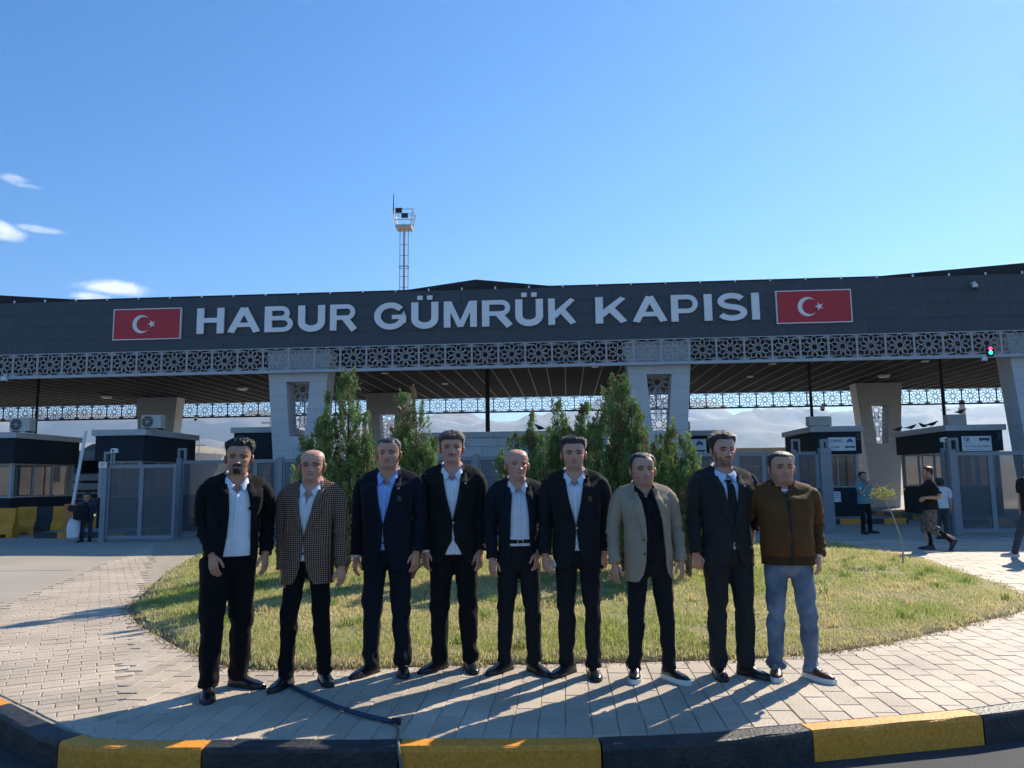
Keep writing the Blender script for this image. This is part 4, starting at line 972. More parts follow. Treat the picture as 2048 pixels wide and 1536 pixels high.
# ---------------------------------------------------------------- conifers
barkm = mat('conifer_bark', (.12, .085, .06), .9, var=.3, vscale=8, bump=.4)
conm = leafmat('conifer_foliage', 'tint', trans=.22, var=.3)
def conifer(label, base_u, Y, tops, seed, nsp=9000, warm=0.0):
    """tops: list of (u, v, radius) photo pixels of each spire; foliage hangs in upright plumes round each spire"""
    R_ = np.random.default_rng(seed); bx = atY(base_u, 960, Y)[0]; bz = float(lawn_z(np.array([[bx, Y]]))[0])-.03
    t = thing('conifer', label, 'tree', (bx, Y, bz), 0, 'conifers on the lawn')
    tr = MB(); Vs, Fs, Ts = [], [], []; nv = 0
    dist = [atY(u, v, Y) for u, v, r in tops]; w = np.array([max(.3, z-.3)*r for (X, z), (_, _, r) in zip(dist, tops)]); w = w/w.sum()
    for (X, z), (u, v, r), wt in zip(dist, tops, w):
        ax = X-bx; H = z-bz; dy = R_.normal(0, .16 if len(tops) > 1 else 0)
        axis = lambda h: np.array((ax*np.clip((h/H)/.55, 0, 1)**.8, dy*np.clip(h/H/.6, 0, 1), h))
        tr.tube([axis(h) for h in np.linspace(0, H*.93, 9)], list(np.linspace(.05 if r > .3 else .032, .006, 9)), 7)
        # plumes
        npl = max(16, int(nsp*wt/34))
        for k in range(npl):
            h = H*(.10+.88*R_.beta(1.3, 1.35)); fr = 1-h/H
            rr = 1.07*r*(.14+1.0*fr**.7)*(1 if fr < .75 else np.clip((1-fr)/.25+.35, 0, 1))*R_.uniform(.35, 1.08)
            a = R_.uniform(0, 2*math.pi); o = axis(h); c = o+np.array((math.cos(a)*rr, math.sin(a)*rr, 0))
            if rr > .16: tr.tube([axis(max(h-.22, .05)), (o+c)/2+np.array((0, 0, -.07)), c], [.012, .009, .004], 5)
            L_ = R_.uniform(.16, .34)*(.65+.7*fr); wd = R_.uniform(.055, .10)*(.75+.65*fr)
            out = np.array((math.cos(a), math.sin(a), 0)); up = np.array((0, 0, 1.))+out*R_.uniform(.05, .55)*(rr/r); up /= np.linalg.norm(up)
            m = int(105*R_.uniform(.7, 1.3)); s = R_.beta(1.3, 1.2, m)
            q = R_.normal(0, 1, (m, 3))*(wd*(1.05-s)**.7)[:,None]*.55+c+up*(s*L_)[:,None]
            d = up+R_.normal(0, .38, (m, 3))+out*.15; d /= np.linalg.norm(d, axis=1)[:,None]
            sd_ = np.cross(d, R_.normal(0, 1, (m, 3))); sd_ /= np.linalg.norm(sd_, axis=1)[:,None]+1e-9
            ln = R_.uniform(.025, .07, m); wl = R_.uniform(.005, .011, m)
            V = np.empty((m, 4, 3)); V[:,0] = q; V[:,1] = q+d*ln[:,None]*.45+sd_*wl[:,None]; V[:,2] = q+d*ln[:,None]; V[:,3] = q+d*ln[:,None]*.45-sd_*wl[:,None]
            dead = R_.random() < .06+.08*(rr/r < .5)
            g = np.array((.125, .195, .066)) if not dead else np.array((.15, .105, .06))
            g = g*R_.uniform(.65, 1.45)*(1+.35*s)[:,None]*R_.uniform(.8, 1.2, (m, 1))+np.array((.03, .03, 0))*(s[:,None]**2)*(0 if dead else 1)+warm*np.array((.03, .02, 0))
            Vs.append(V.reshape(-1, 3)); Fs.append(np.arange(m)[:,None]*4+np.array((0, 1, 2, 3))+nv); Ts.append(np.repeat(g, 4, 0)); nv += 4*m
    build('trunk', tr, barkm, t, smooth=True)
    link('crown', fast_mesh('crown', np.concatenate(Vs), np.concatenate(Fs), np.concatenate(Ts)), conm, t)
conifer('tall conifer with open ragged crown behind the man in the checked jacket', 690, 11.8, [(697, 742, .34), (637, 838, .26), (733, 835, .20), (655, 795, .2), (617, 880, .22), (700, 900, .36)], 1, 15000)
conifer('dense conifer with blunt double top between the two men in navy and black suits', 822, 11.0, [(805, 797, .24), (835, 797, .24), (862, 885, .22), (800, 870, .28), (850, 900, .3)], 2, 11000)
conifer('small low conifer by the shoulder of the checked jacket', 585, 12.3, [(588, 925, .16), (600, 950, .16)], 3, 2200)
conifer('slender conifer with thin spires behind the bald man in the open suit', 1062, 11.4, [(1057, 842, .20), (1030, 872, .18), (1078, 868, .18), (1010, 920, .22), (1040, 920, .3)], 4, 9000)
conifer('pointed conifer between the bald man and the man with brown pocket square', 1115, 12.0, [(1113, 812, .22), (1128, 850, .20), (1100, 870, .24), (1112, 900, .34)], 5, 9000)
conifer('pointed conifer with twin spires behind the man with brown pocket square', 1172, 11.6, [(1170, 815, .20), (1190, 838, .2), (1150, 862, .2), (1180, 890, .34)], 6, 9000)
conifer('tallest bushy conifer beside the second tapered pillar', 1245, 11.8, [(1242, 742, .27), (1222, 760, .24), (1262, 790, .26), (1284, 812, .18), (1203, 830, .16), (1250, 880, .44), (1290, 900, .3)], 7, 17000)
conifer('short conifer with brownish shoots behind the man in the beige jacket', 1322, 11.4, [(1333, 862, .18), (1312, 885, .2), (1347, 885, .16), (1325, 930, .3)], 8, 7000, .5)
conifer('narrow bright conifer between the beige jacket and the man in the tie', 1370, 11.0, [(1367, 884, .18), (1382, 905, .15), (1365, 940, .22)], 9, 5200)
# ================================================================== PEOPLE
def cloth(name, col, rough=.85, spec=.10, var=.12, sheen=.02, bump=.12, bs=450):
    m = mat(name, col, rough, var=var, vscale=7, spec=spec, bump=bump, bscale=bs); m.node_tree.nodes['Principled BSDF'].inputs['Sheen Weight'].default_value = sheen
    return m
skinm = mat('skin', (.4, .25, .18), .52, attr='tint', var=.07, vscale=30, spec=.4, bump=.06, bscale=400)
_b = skinm.node_tree.nodes['Principled BSDF']; _b.inputs['Subsurface Weight'].default_value = .12; _b.inputs['Subsurface Radius'].default_value = (.012, .005, .003); _b.inputs['Subsurface Scale'].default_value = .5
eyem = mat('eye', (.05, .035, .03), .2, attr='tint', var=.02)
shoem = mat('shoe_black_leather', (.010, .010, .011), .28, var=.2, spec=.5, bump=.08, bscale=60)
solek = mat('shoe_sole_black', (.012, .012, .012), .7); solew = mat('shoe_sole_white', (.66, .66, .64), .6)
shoeb = mat('shoe_brown_leather', (.085, .030, .018), .35, var=.25, bump=.1, bscale=60)
shoeg = mat('shoe_grey', (.35, .36, .38), .6)
btnm = mat('button_metal', (.6, .6, .58), .3, metal=.7); btnd = mat('button_dark', (.03, .025, .02), .4)
lacem = mat('shoe_lace', (.6, .6, .6), .8)
checkm = cloth('checked_tweed', (.3, .2, .14))
def make_check(m):
    t = m.node_tree; b = t.nodes['Principled BSDF']; tcn = t.nodes.new('ShaderNodeTexCoord'); sp_ = t.nodes.new('ShaderNodeSeparateXYZ'); t.links.new(tcn.outputs['Object'], sp_.inputs[0])
    def tri(sock, per, mul=None):
        a = t.nodes.new('ShaderNodeMath'); a.operation = 'DIVIDE'; t.links.new(sock, a.inputs[0]); a.inputs[1].default_value = per
        f = t.nodes.new('ShaderNodeMath'); f.operation = 'FRACT'; t.links.new(a.outputs[0], f.inputs[0])
        g = t.nodes.new('ShaderNodeMath'); g.operation = 'GREATER_THAN'; t.links.new(f.outputs[0], g.inputs[0]); g.inputs[1].default_value = .52; return g.outputs[0]
    s = t.nodes.new('ShaderNodeMath'); s.operation = 'ADD'; t.links.new(tri(sp_.outputs['X'], .0155), s.inputs[0]); t.links.new(tri(sp_.outputs['Z'], .0155), s.inputs[1])
    r = t.nodes.new('ShaderNodeValToRGB'); r.color_ramp.interpolation = 'CONSTANT'; h_ = t.nodes.new('ShaderNodeMath'); h_.operation = 'DIVIDE'; t.links.new(s.outputs[0], h_.inputs[0]); h_.inputs[1].default_value = 2.05
    e = r.color_ramp.elements; e[0].position = 0; e[0].color = (.36, .235, .155, 1); e[1].position = .3; e[1].color = (.11, .068, .05, 1); q = e.new(.75); q.color = (.022, .017, .016, 1)
    t.links.new(h_.outputs[0], r.inputs[0]); t.links.new(r.outputs[0], b.inputs['Base Color'])
make_check(checkm)

SN = 2.35
def sm(x): x = np.clip(x, 0, 1); return x*x*(3-2*x)
TZ = np.array([.60,.70,.78,.88,.98,1.08,1.18,1.28,1.36,1.41,1.45,1.485,1.515,1.54,1.565])
TA = np.array([.190,.194,.195,.190,.178,.170,.178,.194,.209,.221,.230,.228,.194,.118,.076])
TB = np.array([.140,.143,.145,.145,.140,.135,.138,.141,.138,.128,.114,.098,.084,.074,.070])
TC = np.array([.0,.0,.0,.0,-.002,-.006,-.012,-.012,-.006,.004,.012,.018,.022,.026,.028])
class Torso:
    def __init__(s, bulk=1, belly=0, depth=1): s.k, s.be, s.dp = bulk, belly, depth
    def at(s, z, off=0):
        z = np.asarray(z, float); nk = np.clip((1.56-z)/.10, 0, 1); k = 1+(s.k-1)*nk; g = np.exp(-((z-1.06)/.17)**2)
        return np.interp(z, TZ, TA)*k+s.be*.45*g+off, np.interp(z, TZ, TB)*k*s.dp+s.be*.75*g+off, np.interp(z, TZ, TC)-s.be*.45*g
    def drop(s, z, fr): return -.058*sm((z-1.38)/.14)*np.clip(fr, 0, 1)**.8
    def pt(s, phi, z, off=0):
        a, b, c = s.at(z, off); sn, cs = np.sin(phi), np.cos(phi)
        return np.stack([a*np.sign(sn)*np.abs(sn)**(2/SN), c-b*np.sign(cs)*np.abs(cs)**(2/SN), z+s.drop(z, cs)], -1)
    def phi(s, x, z, off=0):
        a, b, c = s.at(z, off); return np.arcsin(np.clip(np.abs(x)/a, 0, .98)**(SN/2))*np.sign(x)
    def front(s, x, z, off=0):
        x, z = np.broadcast_arrays(np.asarray(x, float), np.asarray(z, float)); a, b, c = s.at(z)
        fr = np.clip(1-np.abs(x/a)**SN, .02, 1); y = c-b*fr**(1/SN); return np.stack([x, y-off, z+s.drop(z, np.sqrt(np.clip(1-np.abs(x/a)**SN, 0, 1)))], -1)
def folds(P, amp, sc=(7, 7, 3.2), seed=0, oct=3):
    """push a loft (rows, cols, 3) in and out horizontally to suggest cloth folds"""
    c = P.mean(1, keepdims=True); d = P-c; d[..., 2] = 0; d = d/(np.linalg.norm(d, axis=-1, keepdims=True)+1e-9)
    return P+d*(fbm(P*np.array(sc), oct, seed)*amp)[..., None]
def smooth_path(pts, n):
    P = [np.array(p, float) for p in pts]; P = [2*P[0]-P[1]]+P+[2*P[-1]-P[-2]]; out = []
    m = len(P)-3
    for i in range(n):
        t = i/(n-1)*m; k = min(int(t), m-1); t -= k; a, b, c, d = P[k:k+4]
        out.append(.5*((2*b)+(-a+c)*t+(2*a-5*b+4*c-d)*t*t+(-a+3*b-3*c+d)*t**3))
    return np.array(out)
def loft(path, rx, ry, n=24, seed=0, amp=0, side=np.array((1., 0, 0))):
    """tube with elliptical section; rx along 'side', ry across"""
    m = len(path); T = np.gradient(path, axis=0); T /= np.linalg.norm(T, axis=1)[:,None]; a = np.linspace(0, 2*math.pi, n, endpoint=False); R_ = []
    for i in range(m):
        u = side-T[i]*np.dot(side, T[i]); u /= np.linalg.norm(u); w = np.cross(T[i], u)
        R_.append(path[i]+np.outer(np.cos(a)*rx[i], u)+np.outer(np.sin(a)*ry[i], w))
    return np.array(R_)
def capped(mb, P, top=True, bot=True):
    o = len(mb.v); r, c = P.shape[:2]; mb.grid(P, closed_u=True)
    if bot: mb.f.append(tuple(o+i for i in range(c)))
    if top: mb.f.append(tuple(o+(r-1)*c+i for i in range(c-1, -1, -1)))
    return mb

# ---------------------------------------------------------------- head
def sm(x): x = np.clip(x, 0, 1); return x*x*(3-2*x)
HZ = np.array([-.125,-.09,-.055,-.03,-.014,-.004,.006,.02,.036,.05,.066,.09,.108,.126,.15,.175,.195,.210,.220,.226])
HF = np.array([.046,.043,.041,.043,.058,.074,.082,.086,.084,.086,.087,.086,.085,.090,.091,.084,.069,.046,.022,.0])   # front
HB = np.array([.062,.060,.060,.061,.062,.063,.064,.066,.070,.075,.081,.090,.096,.100,.103,.099,.088,.068,.040,.0])   # back
HW = np.array([.064,.060,.0565,.0545,.0535,.0535,.054,.0560,.0590,.0620,.0655,.0705,.0725,.0745,.0765,.0755,.069,.054,.032,.0]) # half width
def gs(v, c, w): return np.exp(-((v-c)/w)**2)
def head(sp, lod=1):
    nr, nc = (124, 92) if lod else (60, 44)
    z = np.concatenate([np.linspace(-.125, -.016, nr//8, endpoint=False), np.linspace(-.016, .205, nr*3//4, endpoint=False), .205+.021*np.sin(np.linspace(0, math.pi/2, nr//8))])
    q = np.linspace(-1, 1, nc, endpoint=False); phi = math.pi*(q*.62+.38*q**3)            # denser at the face
    Z, PH = np.meshgrid(z, phi, indexing='ij')
    def sample(arr):
        zz = np.linspace(HZ[0], HZ[-1], 500); v = np.interp(zz, HZ, arr); k = np.ones(13)/13
        v2 = np.convolve(np.pad(v, 6, 'edge'), k, 'valid'); v2[zz > .208] = v[zz > .208]; return np.interp(Z, zz, v2)
    fat = sp.get('fat', 0); f, b, w = sample(HF), sample(HB), sample(HW)
    jaw = gs(Z, .02, .045); w = w*(1+fat*jaw*.16+.03*fat)+.001*fat; f = f+.003*fat*gs(Z, -.01, .02)
    neckm = sm((.0-Z)/.03); w = w*(1+.10*fat*neckm); f = f+fat*.008*neckm*gs(Z, -.02, .04)
    s_, c_ = np.sin(PH), np.cos(PH); nx = 2.25-.42*gs(Z, .004, .040)*(1-.5*min(fat, 1))*(Z > -.03)
    X = w*np.sign(s_)*np.abs(s_)**(2/nx); Y = np.where(c_ > 0, -f*np.abs(c_)**(2/nx), b*np.abs(c_)**(2/2.1))+.012
    ax = np.abs(X); fr = sm(c_*2.2)
    ns = sp.get('nose', 1.0); t = np.clip((.112-Z)/.042, 0, 1)
    D = (.004+.021*ns*t**1.25)*np.exp(-(X/(.0075+.0065*t))**2)*sm((.119-Z)/.012)*sm((Z-.0575)/.009)
    D += .009*ns*gs(ax, .0135, .0062)*gs(Z, .067, .0075)
    D -= .0150*gs(ax, .0315, .0165)*gs(Z, .1075, .0105); D += .0035*gs(ax, .032, .011)*gs(Z, .1135, .0042)-.001*gs(ax, .032, .012)*gs(Z, .1095, .002)
    D += .0025*gs(ax, .032, .012)*gs(Z, .0985, .004)
    D += .0080*gs(ax, .028, .021)*gs(Z, .1235, .0070)
    D += .005*gs(ax, .047, .017)*gs(Z, .086, .017)
    D -= .0028*np.exp(-((ax-(.018+(.072-Z)*.40))/.0035)**2)*sm((.074-Z)/.01)*sm((Z-.036)/.012)
    D += .0052*np.exp(-(X/.021)**2)*gs(Z, .0485, .0052)+.0062*np.exp(-(X/.018)**2)*gs(Z, .0365, .0055)
    D -= .0052*np.exp(-(X/.023)**2)*gs(Z, .0428, .0019)
    D -= .0040*np.exp(-(X/.02)**2)*gs(Z, .0265, .006); D += .0065*np.exp(-(X/.018)**2)*gs(Z, .013, .0095)
    D += .0010*np.sin(Z*900)*gs(Z, .160, .016)*np.exp(-(X/.045)**2)*sp.get('age', 0)
    Y = Y-D*fr
    P = np.stack([X, Y, Z], -1)
    skin = np.array(sp.get('skin', (.42, .255, .18))); T = np.ones(P.shape)*skin
    def mix(m, c): 
        nonlocal T; m = np.clip(m, 0, 1)[..., None]; T = T*(1-m)+np.array(c)*m
    mix(.45*fr*(gs(ax, .048, .02)*gs(Z, .078, .02)+gs(X, 0, .012)*gs(Z, .07, .014)), skin*np.array((1.08, .72, .68)))
    mix(.85*fr*np.exp(-(X/.023)**4)*(gs(Z, .0475, .0035)*.8+gs(Z, .0375, .0045)), np.array((.36, .14, .12))*skin[0]/.42)
    mix(.8*fr*np.exp(-(X/.025)**4)*gs(Z, .0428, .0012), (.10, .04, .035))
    hc = np.array(sp.get('hair_col', (.02, .016, .013))); bc = np.array(sp.get('beard_col', hc)); ec = np.array(sp.get('brow_col', hc))
    arch = .1245+.0035*np.cos((ax-.030)/.02*1.2)-.25*np.clip(ax-.038, 0, 1)
    mix(.97*fr*sm((.055-ax)/.010)*sm((ax-.009)/.006)*np.exp(-((Z-arch)/.0058)**4), ec)
    mix(.85*fr*np.exp(-((ax-.0318)/.0125)**4)*np.exp(-((Z-.1072)/.0042)**4), (.035, .024, .020))
    mix(.75*fr*gs(ax, .0318, .0125)*gs(Z, .1092, .0022), (.03, .02, .018))                  # lash line
    nzz = vnoise(P.reshape(-1, 3)*260, 5).reshape(Z.shape)*.25+vnoise(P.reshape(-1, 3)*60, 6).reshape(Z.shape)*.2
    zone_mou = fr*sm((.030-ax)/.008)*sm((.0625-Z)/.004)*sm((Z-.0455)/.004)
    zone_low = sm((.062-.02*sm((.045-ax)/.02)-Z)/.012)*sm((Z+.022)/.012)*sm((1.75-np.abs(PH))/.25)*(1-fr*np.exp(-(X/.023)**4)*gs(Z, .0425, .009))
    zone_side = sm((np.abs(PH)-1.05)/.15)*sm((1.55-np.abs(PH))/.12)*sm((.11-Z)/.02)*sm((Z+.01)/.02)
    zone_chin = fr*sm((.026-ax)/.008)*sm((.031-Z)/.006)*sm((Z+.012)/.008)
    st = sp.get('beard', 'stubble'); lev = sp.get('beard_level', .28)
    if st == 'stubble': mix((np.maximum(zone_low, zone_mou)*(lev+.3*nzz)), bc)
    if st == 'full': mix(np.maximum(np.maximum(zone_low, zone_mou), zone_side)*(lev+nzz), bc)
    if st in ('goatee',): mix(np.maximum(zone_low*.30, 0)*(1+nzz), bc); mix(np.maximum(zone_mou, zone_chin)*(.92+nzz), bc); mix(fr*gs(ax, .027, .005)*sm((.05-Z)/.006)*sm((Z-.012)/.01)*(.55+nzz), bc)
    if st == 'moustache': mix(zone_mou*(.9+nzz), bc); mix(zone_low*.12, bc)
    scal = sm((Z-hairline(PH, sp, Z))/.016)
    if sp.get('hair') == 'bald': scal = scal*sm((.172-Z)/.022)
    if sp.get('hair_top', .02) < .007: scal = scal*(.75+.5*nzz)
    if sp.get('hair') not in (None,): mix(scal*sp.get('scalp', .75), hc)
    return P, T, PH, Z
def hairline(PH, sp, Z=None):
    a = np.abs(PH); front = sp.get('hl', .180)
    h = np.interp(a, [0, .45, .75, .95, 1.14, 1.32, 1.46, 1.64, 1.9, 2.3, 3.15], [front, front+.003, front+.002+sp.get('temple', 0), front-.008, .156, .128, .092, .105, .078, .050, .042])
    if sp.get('hair') == 'bald': h = np.interp(a, [0, 1.0, 1.15, 1.30, 1.42, 1.62, 1.9, 2.3, 3.15], [.4, .4, .150, .115, .088, .105, .078, .050, .042])
    return h
def ear(mb, T, side, skin, s=1):
    rows = []; n = 12
    for (r, d) in ((1.0, 0.0), (1.06, .006), (1.0, .012), (.82, .012), (.66, .007), (.40, .004), (.05, .005)):
        rows.append([(side*(.0755+d+.006*math.cos(a)*-1*.8), .018+r*.0185*math.cos(a)+.004*math.sin(a), .092+r*(.032 if math.sin(a) > 0 else .029)*math.sin(a)) for a in np.linspace(0, 2*math.pi, n, endpoint=False)])
    P = np.array(rows); mb.grid(P, closed_u=True)
    return np.ones((P.shape[0]*P.shape[1], 3))*np.array(skin)*np.array((1.03, .86, .82))
def hand(side, kind='relaxed', lod=1):
    """hanging hand: wrist at origin, fingers along -z, palm towards the body, thumb forward (-y). side=+1 for +x"""
    mb = MB(); n = 12
    zs = [.03, 0, -.02, -.045, -.07, -.092, -.100]; wy = [.026, .027, .031, .039, .042, .040, .030]; tx = [.021, .019, .018, .0165, .015, .0125, .008]; oy = [0, 0, -.001, -.002, -.001, 0, 0]
    a = np.linspace(0, 2*math.pi, n, endpoint=False)
    P = np.array([[(tx[i]*math.copysign(abs(math.cos(q))**.8, math.cos(q)), oy[i]+wy[i]*math.copysign(abs(math.sin(q))**.8, math.sin(q)), zs[i]) for q in a] for i in range(len(zs))])
    capped(mb, P[::-1])
    curl = {'relaxed': (.16, .40, .34), 'fist': (.75, 1.25, .9), 'hold': (.35, .75, .55), 'flat': (.05, .12, .1)}[kind]
    for j, (y, L_, r) in enumerate([(-.030, .073, .0090), (-.0105, .080, .0093), (.0095, .074, .0089), (.0285, .059, .0079)]):
        p = np.array((0, y, -.088)); pts = [p+np.array((0, 0, .018)), p]; rr = [r*1.05, r*1.1]; ang = 0
        for k, fr in enumerate((.45, .31, .24)):
            ang += curl[k]*(1+.10*j) ; d = np.array((-math.sin(ang), (y*.9)*(.6 if kind != 'fist' else -.2), -math.cos(ang))); d /= np.linalg.norm(d)
            p1 = p+d*L_*fr; pts += [(p+p1)/2, p1]; rr += [r*(.98-.06*k), r*(1.0-.10*k)]; p = p1
        pts.append(p+d*.005); rr.append(r*.35)
        mb.tube(pts, rr, 8)
    p = np.array((-.006, -.026, -.018)); pts = [p+np.array((0, .012, .01)), p]
    for d, l in (((-.25, -.55, -.75), .042), ((-.30, -.22 if kind != 'fist' else .35, -.92), .032), ((-.38, -.05 if kind != 'fist' else .6, -.95), .024)):
        d = np.array(d); d /= np.linalg.norm(d); p = p+d*l; pts.append(p)
    pts.append(p+d*.006); mb.tube(pts, [.013, .0145, .0125, .0105, .0092, .0035], 8)
    if side > 0: pass
    V = np.array(mb.v)
    if side < 0: V[:,0] *= -1
    mb.v = [tuple(v) for v in V]; return mb
def shoe(kind):
    """pointing -y, ankle at origin; returns upper, sole"""
    st = np.array([(.078, .018, .046, .02), (.074, .029, .080, .02), (.055, .036, .098, .02), (.02, .038, .104, .02), (-.02, .039, .096, .02), (-.055, .0415, .076, .02), (-.09, .045, .060, .02), (-.13, .0465, .050, .02), (-.165, .041, .043, .018), (-.19, .030, .036, .018), (-.207, .014, .028, .018)])
    if kind == 'dress': st[7:, 0] -= .012; st[8:, 1] *= .9
    if kind == 'sneaker': st[:,2] += .008; st[7:, 2] += .008
    a = np.linspace(0, math.pi, 15); rows = []
    for y, w, h, z0 in st:
        rows.append([(w*math.copysign(abs(math.cos(q))**.75, math.cos(q)), y, z0+(h-z0)*math.sin(q)**.8) for q in a])
    up = MB(); P = np.array(rows); up.grid(P); up.f.append(tuple(range(15))); up.f.append(tuple(range(len(up.v)-1, len(up.v)-16, -1)))
    th = .020 if kind == 'dress' else .034; e = .004 if kind == 'dress' else .006
    out = [(y, w+e) for y, w, _, _ in st]; out[0] = (out[0][0]+e, out[0][1]); out[-1] = (out[-1][0]-e, out[-1][1])
    poly = [(w, y) for y, w in out]+[(-w, y) for y, w in out[::-1]]
    so = MB()
    if kind == 'dress':
        so.prism(poly, 'z', .006, th); so.prism([(w, y) for y, w in out[:5]]+[(-w, y) for y, w in out[:5][::-1]], 'z', 0, .0058)
        so.prism([(w*.97, y) for y, w in out[6:]]+[(-w*.97, y) for y, w in out[6:][::-1]], 'z', 0, .0058)
    else: so.prism(poly, 'z', 0, th)
    return up, so

def remesh(mb, vox, sm_it=6):
    me = mb.mesh('tmp'); o = bpy.data.objects.new('tmp', me); COL.objects.link(o)
    r = o.modifiers.new('r', 'REMESH'); r.mode = 'VOXEL'; r.voxel_size = vox; r.use_smooth_shade = True
    s = o.modifiers.new('s', 'SMOOTH'); s.factor = .5; s.iterations = sm_it
    m2 = bpy.data.meshes.new_from_object(o.evaluated_get(bpy.context.evaluated_depsgraph_get())); bpy.data.objects.remove(o); bpy.data.meshes.remove(me); return m2
def getV(me): c = np.empty(len(me.vertices)*3); me.vertices.foreach_get('co', c); return c.reshape(-1, 3)
def getN(me): c = np.empty(len(me.vertices)*3); me.vertices.foreach_get('normal', c); return c.reshape(-1, 3)

def person(sp):
    s = sp['h']/1.785; px, py = sp['pos']; yaw = rad(sp.get('yaw', 0)); sd_ = sp.get('seed', 1); lod = sp.get('lod', 1)
    ry = np.array(((math.cos(-yaw), -math.sin(-yaw)), (math.sin(-yaw), math.cos(-yaw))))
    def loc_(X, Y, z): v = ry @ np.array((X-px, Y-py)); return np.array((v[0]/s, v[1]/s, z/s))
    lean = sp.get('lean', 0)/s; leany = sp.get('leany', 0)/s
    def warp(P):
        P = np.array(P, float); k = np.clip((P[..., 2]-.82)/.95, 0, 1.15); P[..., 0] += lean*k; P[..., 1] += leany*k; return P
    T = Torso(sp.get('bulk', 1.1), sp.get('belly', .02), sp.get('depth', 1.0))
    # ---- limbs' joints
    feet = []
    for (u, v, toe) in sp['feet']:
        if isinstance(u, tuple): p = np.array(u); X = p
        else: g = gnd(u, v); X = loc_(g[0], g[1], 0)
        feet.append((np.array((X[0], X[1], (X[2] if len(X) > 2 else 0))), rad(toe)))
    sh = [warp(np.array((sx*.201*T.k, .014, 1.432))) for sx in (-1, 1)]
    wr = []
    for i, w in enumerate(sp['hands']):
        if len(w) == 3: g = np.array(w, float)
        else: u, v = w; Yp = py-.06+sp.get('hand_dy', (0, 0))[i]; X, z = atY(u, v, Yp); g = loc_(X, Yp, z)
        wr.append(g)
    skin = np.array(sp.get('skin', (.42, .255, .18)))
    # ---- body (skin): head, neck, core, arms, hands, legs -- one mesh
    mb = MB(); tint = []
    P, Tn, PH, Z = head(sp, lod); hs = 1.06*sp.get('head', 1); r, c = P.shape[:2]; hv3 = np.array((1.115, 1.08, 1.0))
    hm = Matrix.Translation((0, -.014, 1.785-.2265*hs/s)) @ Matrix.Rotation(rad(sp.get('hyaw', 0)), 4, 'Z') @ Matrix.Rotation(rad(sp.get('hpitch', 0)), 4, 'X') @ Matrix.Rotation(rad(sp.get('htilt', 0)), 4, 'Y')
    Rm = np.array(hm.to_3x3()); tm = np.array(hm.translation)
    hx = lambda Q: (np.asarray(Q)*hs/s) @ Rm.T+tm
    hx0 = hx
    def hx(Q):
        Q = np.asarray(Q); base = (Q*hv3*hs/s)+tm; rot = (Q*hv3*hs/s) @ Rm.T+tm; k = sm((Q[..., 2]+.09)/.09)[..., None]; return warp(base*(1-k)+rot*k)
    H = MB(); H.grid(P, closed_u=True); hv = [P.reshape(-1, 3)]; tint.append(Tn.reshape(-1, 3))
    for side in (-1, 1): tint.append(ear(H, None, side, skin))
    mb.add(hx(np.array(H.v)), H.f)
    z = np.linspace(1.16, 1.56, 16); ph = np.linspace(0, 2*math.pi, 32, endpoint=False); Zc, Pc = np.meshgrid(z, ph, indexing='ij')
    Cc = warp(T.pt(Pc, Zc, -.034)); capped(mb, Cc); tint.append(np.ones((Cc.shape[0]*Cc.shape[1], 3))*skin)
    hand_frames = []
    for i, sx in enumerate((-1, 1)):
        S_, W_ = sh[i], wr[i]; el = sp.get('elbows', (None, None))[i]
        if el is None:
            mid = (S_+W_)/2; arm = np.linalg.norm(W_-S_); need = .555; bend = math.sqrt(max(0, (need/2)**2-(arm/2)**2)) if arm < need else 0
            el = mid+np.array((sx*.28, .96, 0))*max(bend*.75, .012)+np.array((sx*.006, 0, 0))
        el = np.array(el, float)
        path = smooth_path([S_, S_*.45+el*.55+np.array((sx*.008, 0, 0)), el, el*.4+W_*.6, W_], 26)
        q = np.linspace(0, 1, 26); rr = np.interp(q, [0, .25, .5, .62, 1], [.056, .050, .043, .041, .028])
        A = loft(path, rr, rr, 12); capped(mb, A); tint.append(np.ones((A.shape[0]*12, 3))*skin)
        hk = sp.get('hand_kind', ('relaxed', 'relaxed'))[i]; hb = hand(sx, hk, lod)
        d = W_-el; d /= np.linalg.norm(d); d = d*.65+np.array((0, 0, -1.))*.35 if not sp.get('hand_follow') else d; d /= np.linalg.norm(d)
        ro = rad(sp.get('hand_roll', (38, -38))[i])
        up = -d; xa = np.array((math.cos(ro), math.sin(ro), 0)); xa -= up*np.dot(xa, up); xa /= np.linalg.norm(xa); ya = np.cross(up, xa)
        M3 = np.stack([xa, ya, up], 1); HVs = (np.array(hb.v)*.95) @ M3.T+W_
        mb.add(HVs, hb.f); tint.append(np.ones((len(HVs), 3))*skin*np.array((1.0, .92, .88))); hand_frames.append((M3, W_, el, path))
    legs = []
    for i, sx in enumerate((-1, 1)):
        f, toe = feet[i]; hip = np.array((sx*.088*T.k, .0, .905)); ank = f+np.array((0, .0, .095)); kn = sp.get('knees', (None, None))[i]
        if kn is None: kn = hip*.48+ank*.52+np.array((sx*.004, -.022, 0))
        legs.append((hip, np.array(kn, float), ank))
        path = smooth_path([hip, kn, ank], 14); rr = np.interp(np.linspace(0, 1, 14), [0, .45, .55, .7, 1], [.07, .052, .052, .05, .036]); A = loft(path, rr, rr, 10); capped(mb, A); tint.append(np.ones((140, 3))*skin)
    me = mb.mesh(sp.get('name', 'person'), True); at = me.attributes.new('tint', 'FLOAT_COLOR', 'POINT'); tt = np.concatenate(tint)
    at.data.foreach_set('color', np.c_[tt, np.ones(len(tt))].astype(np.float32).ravel())
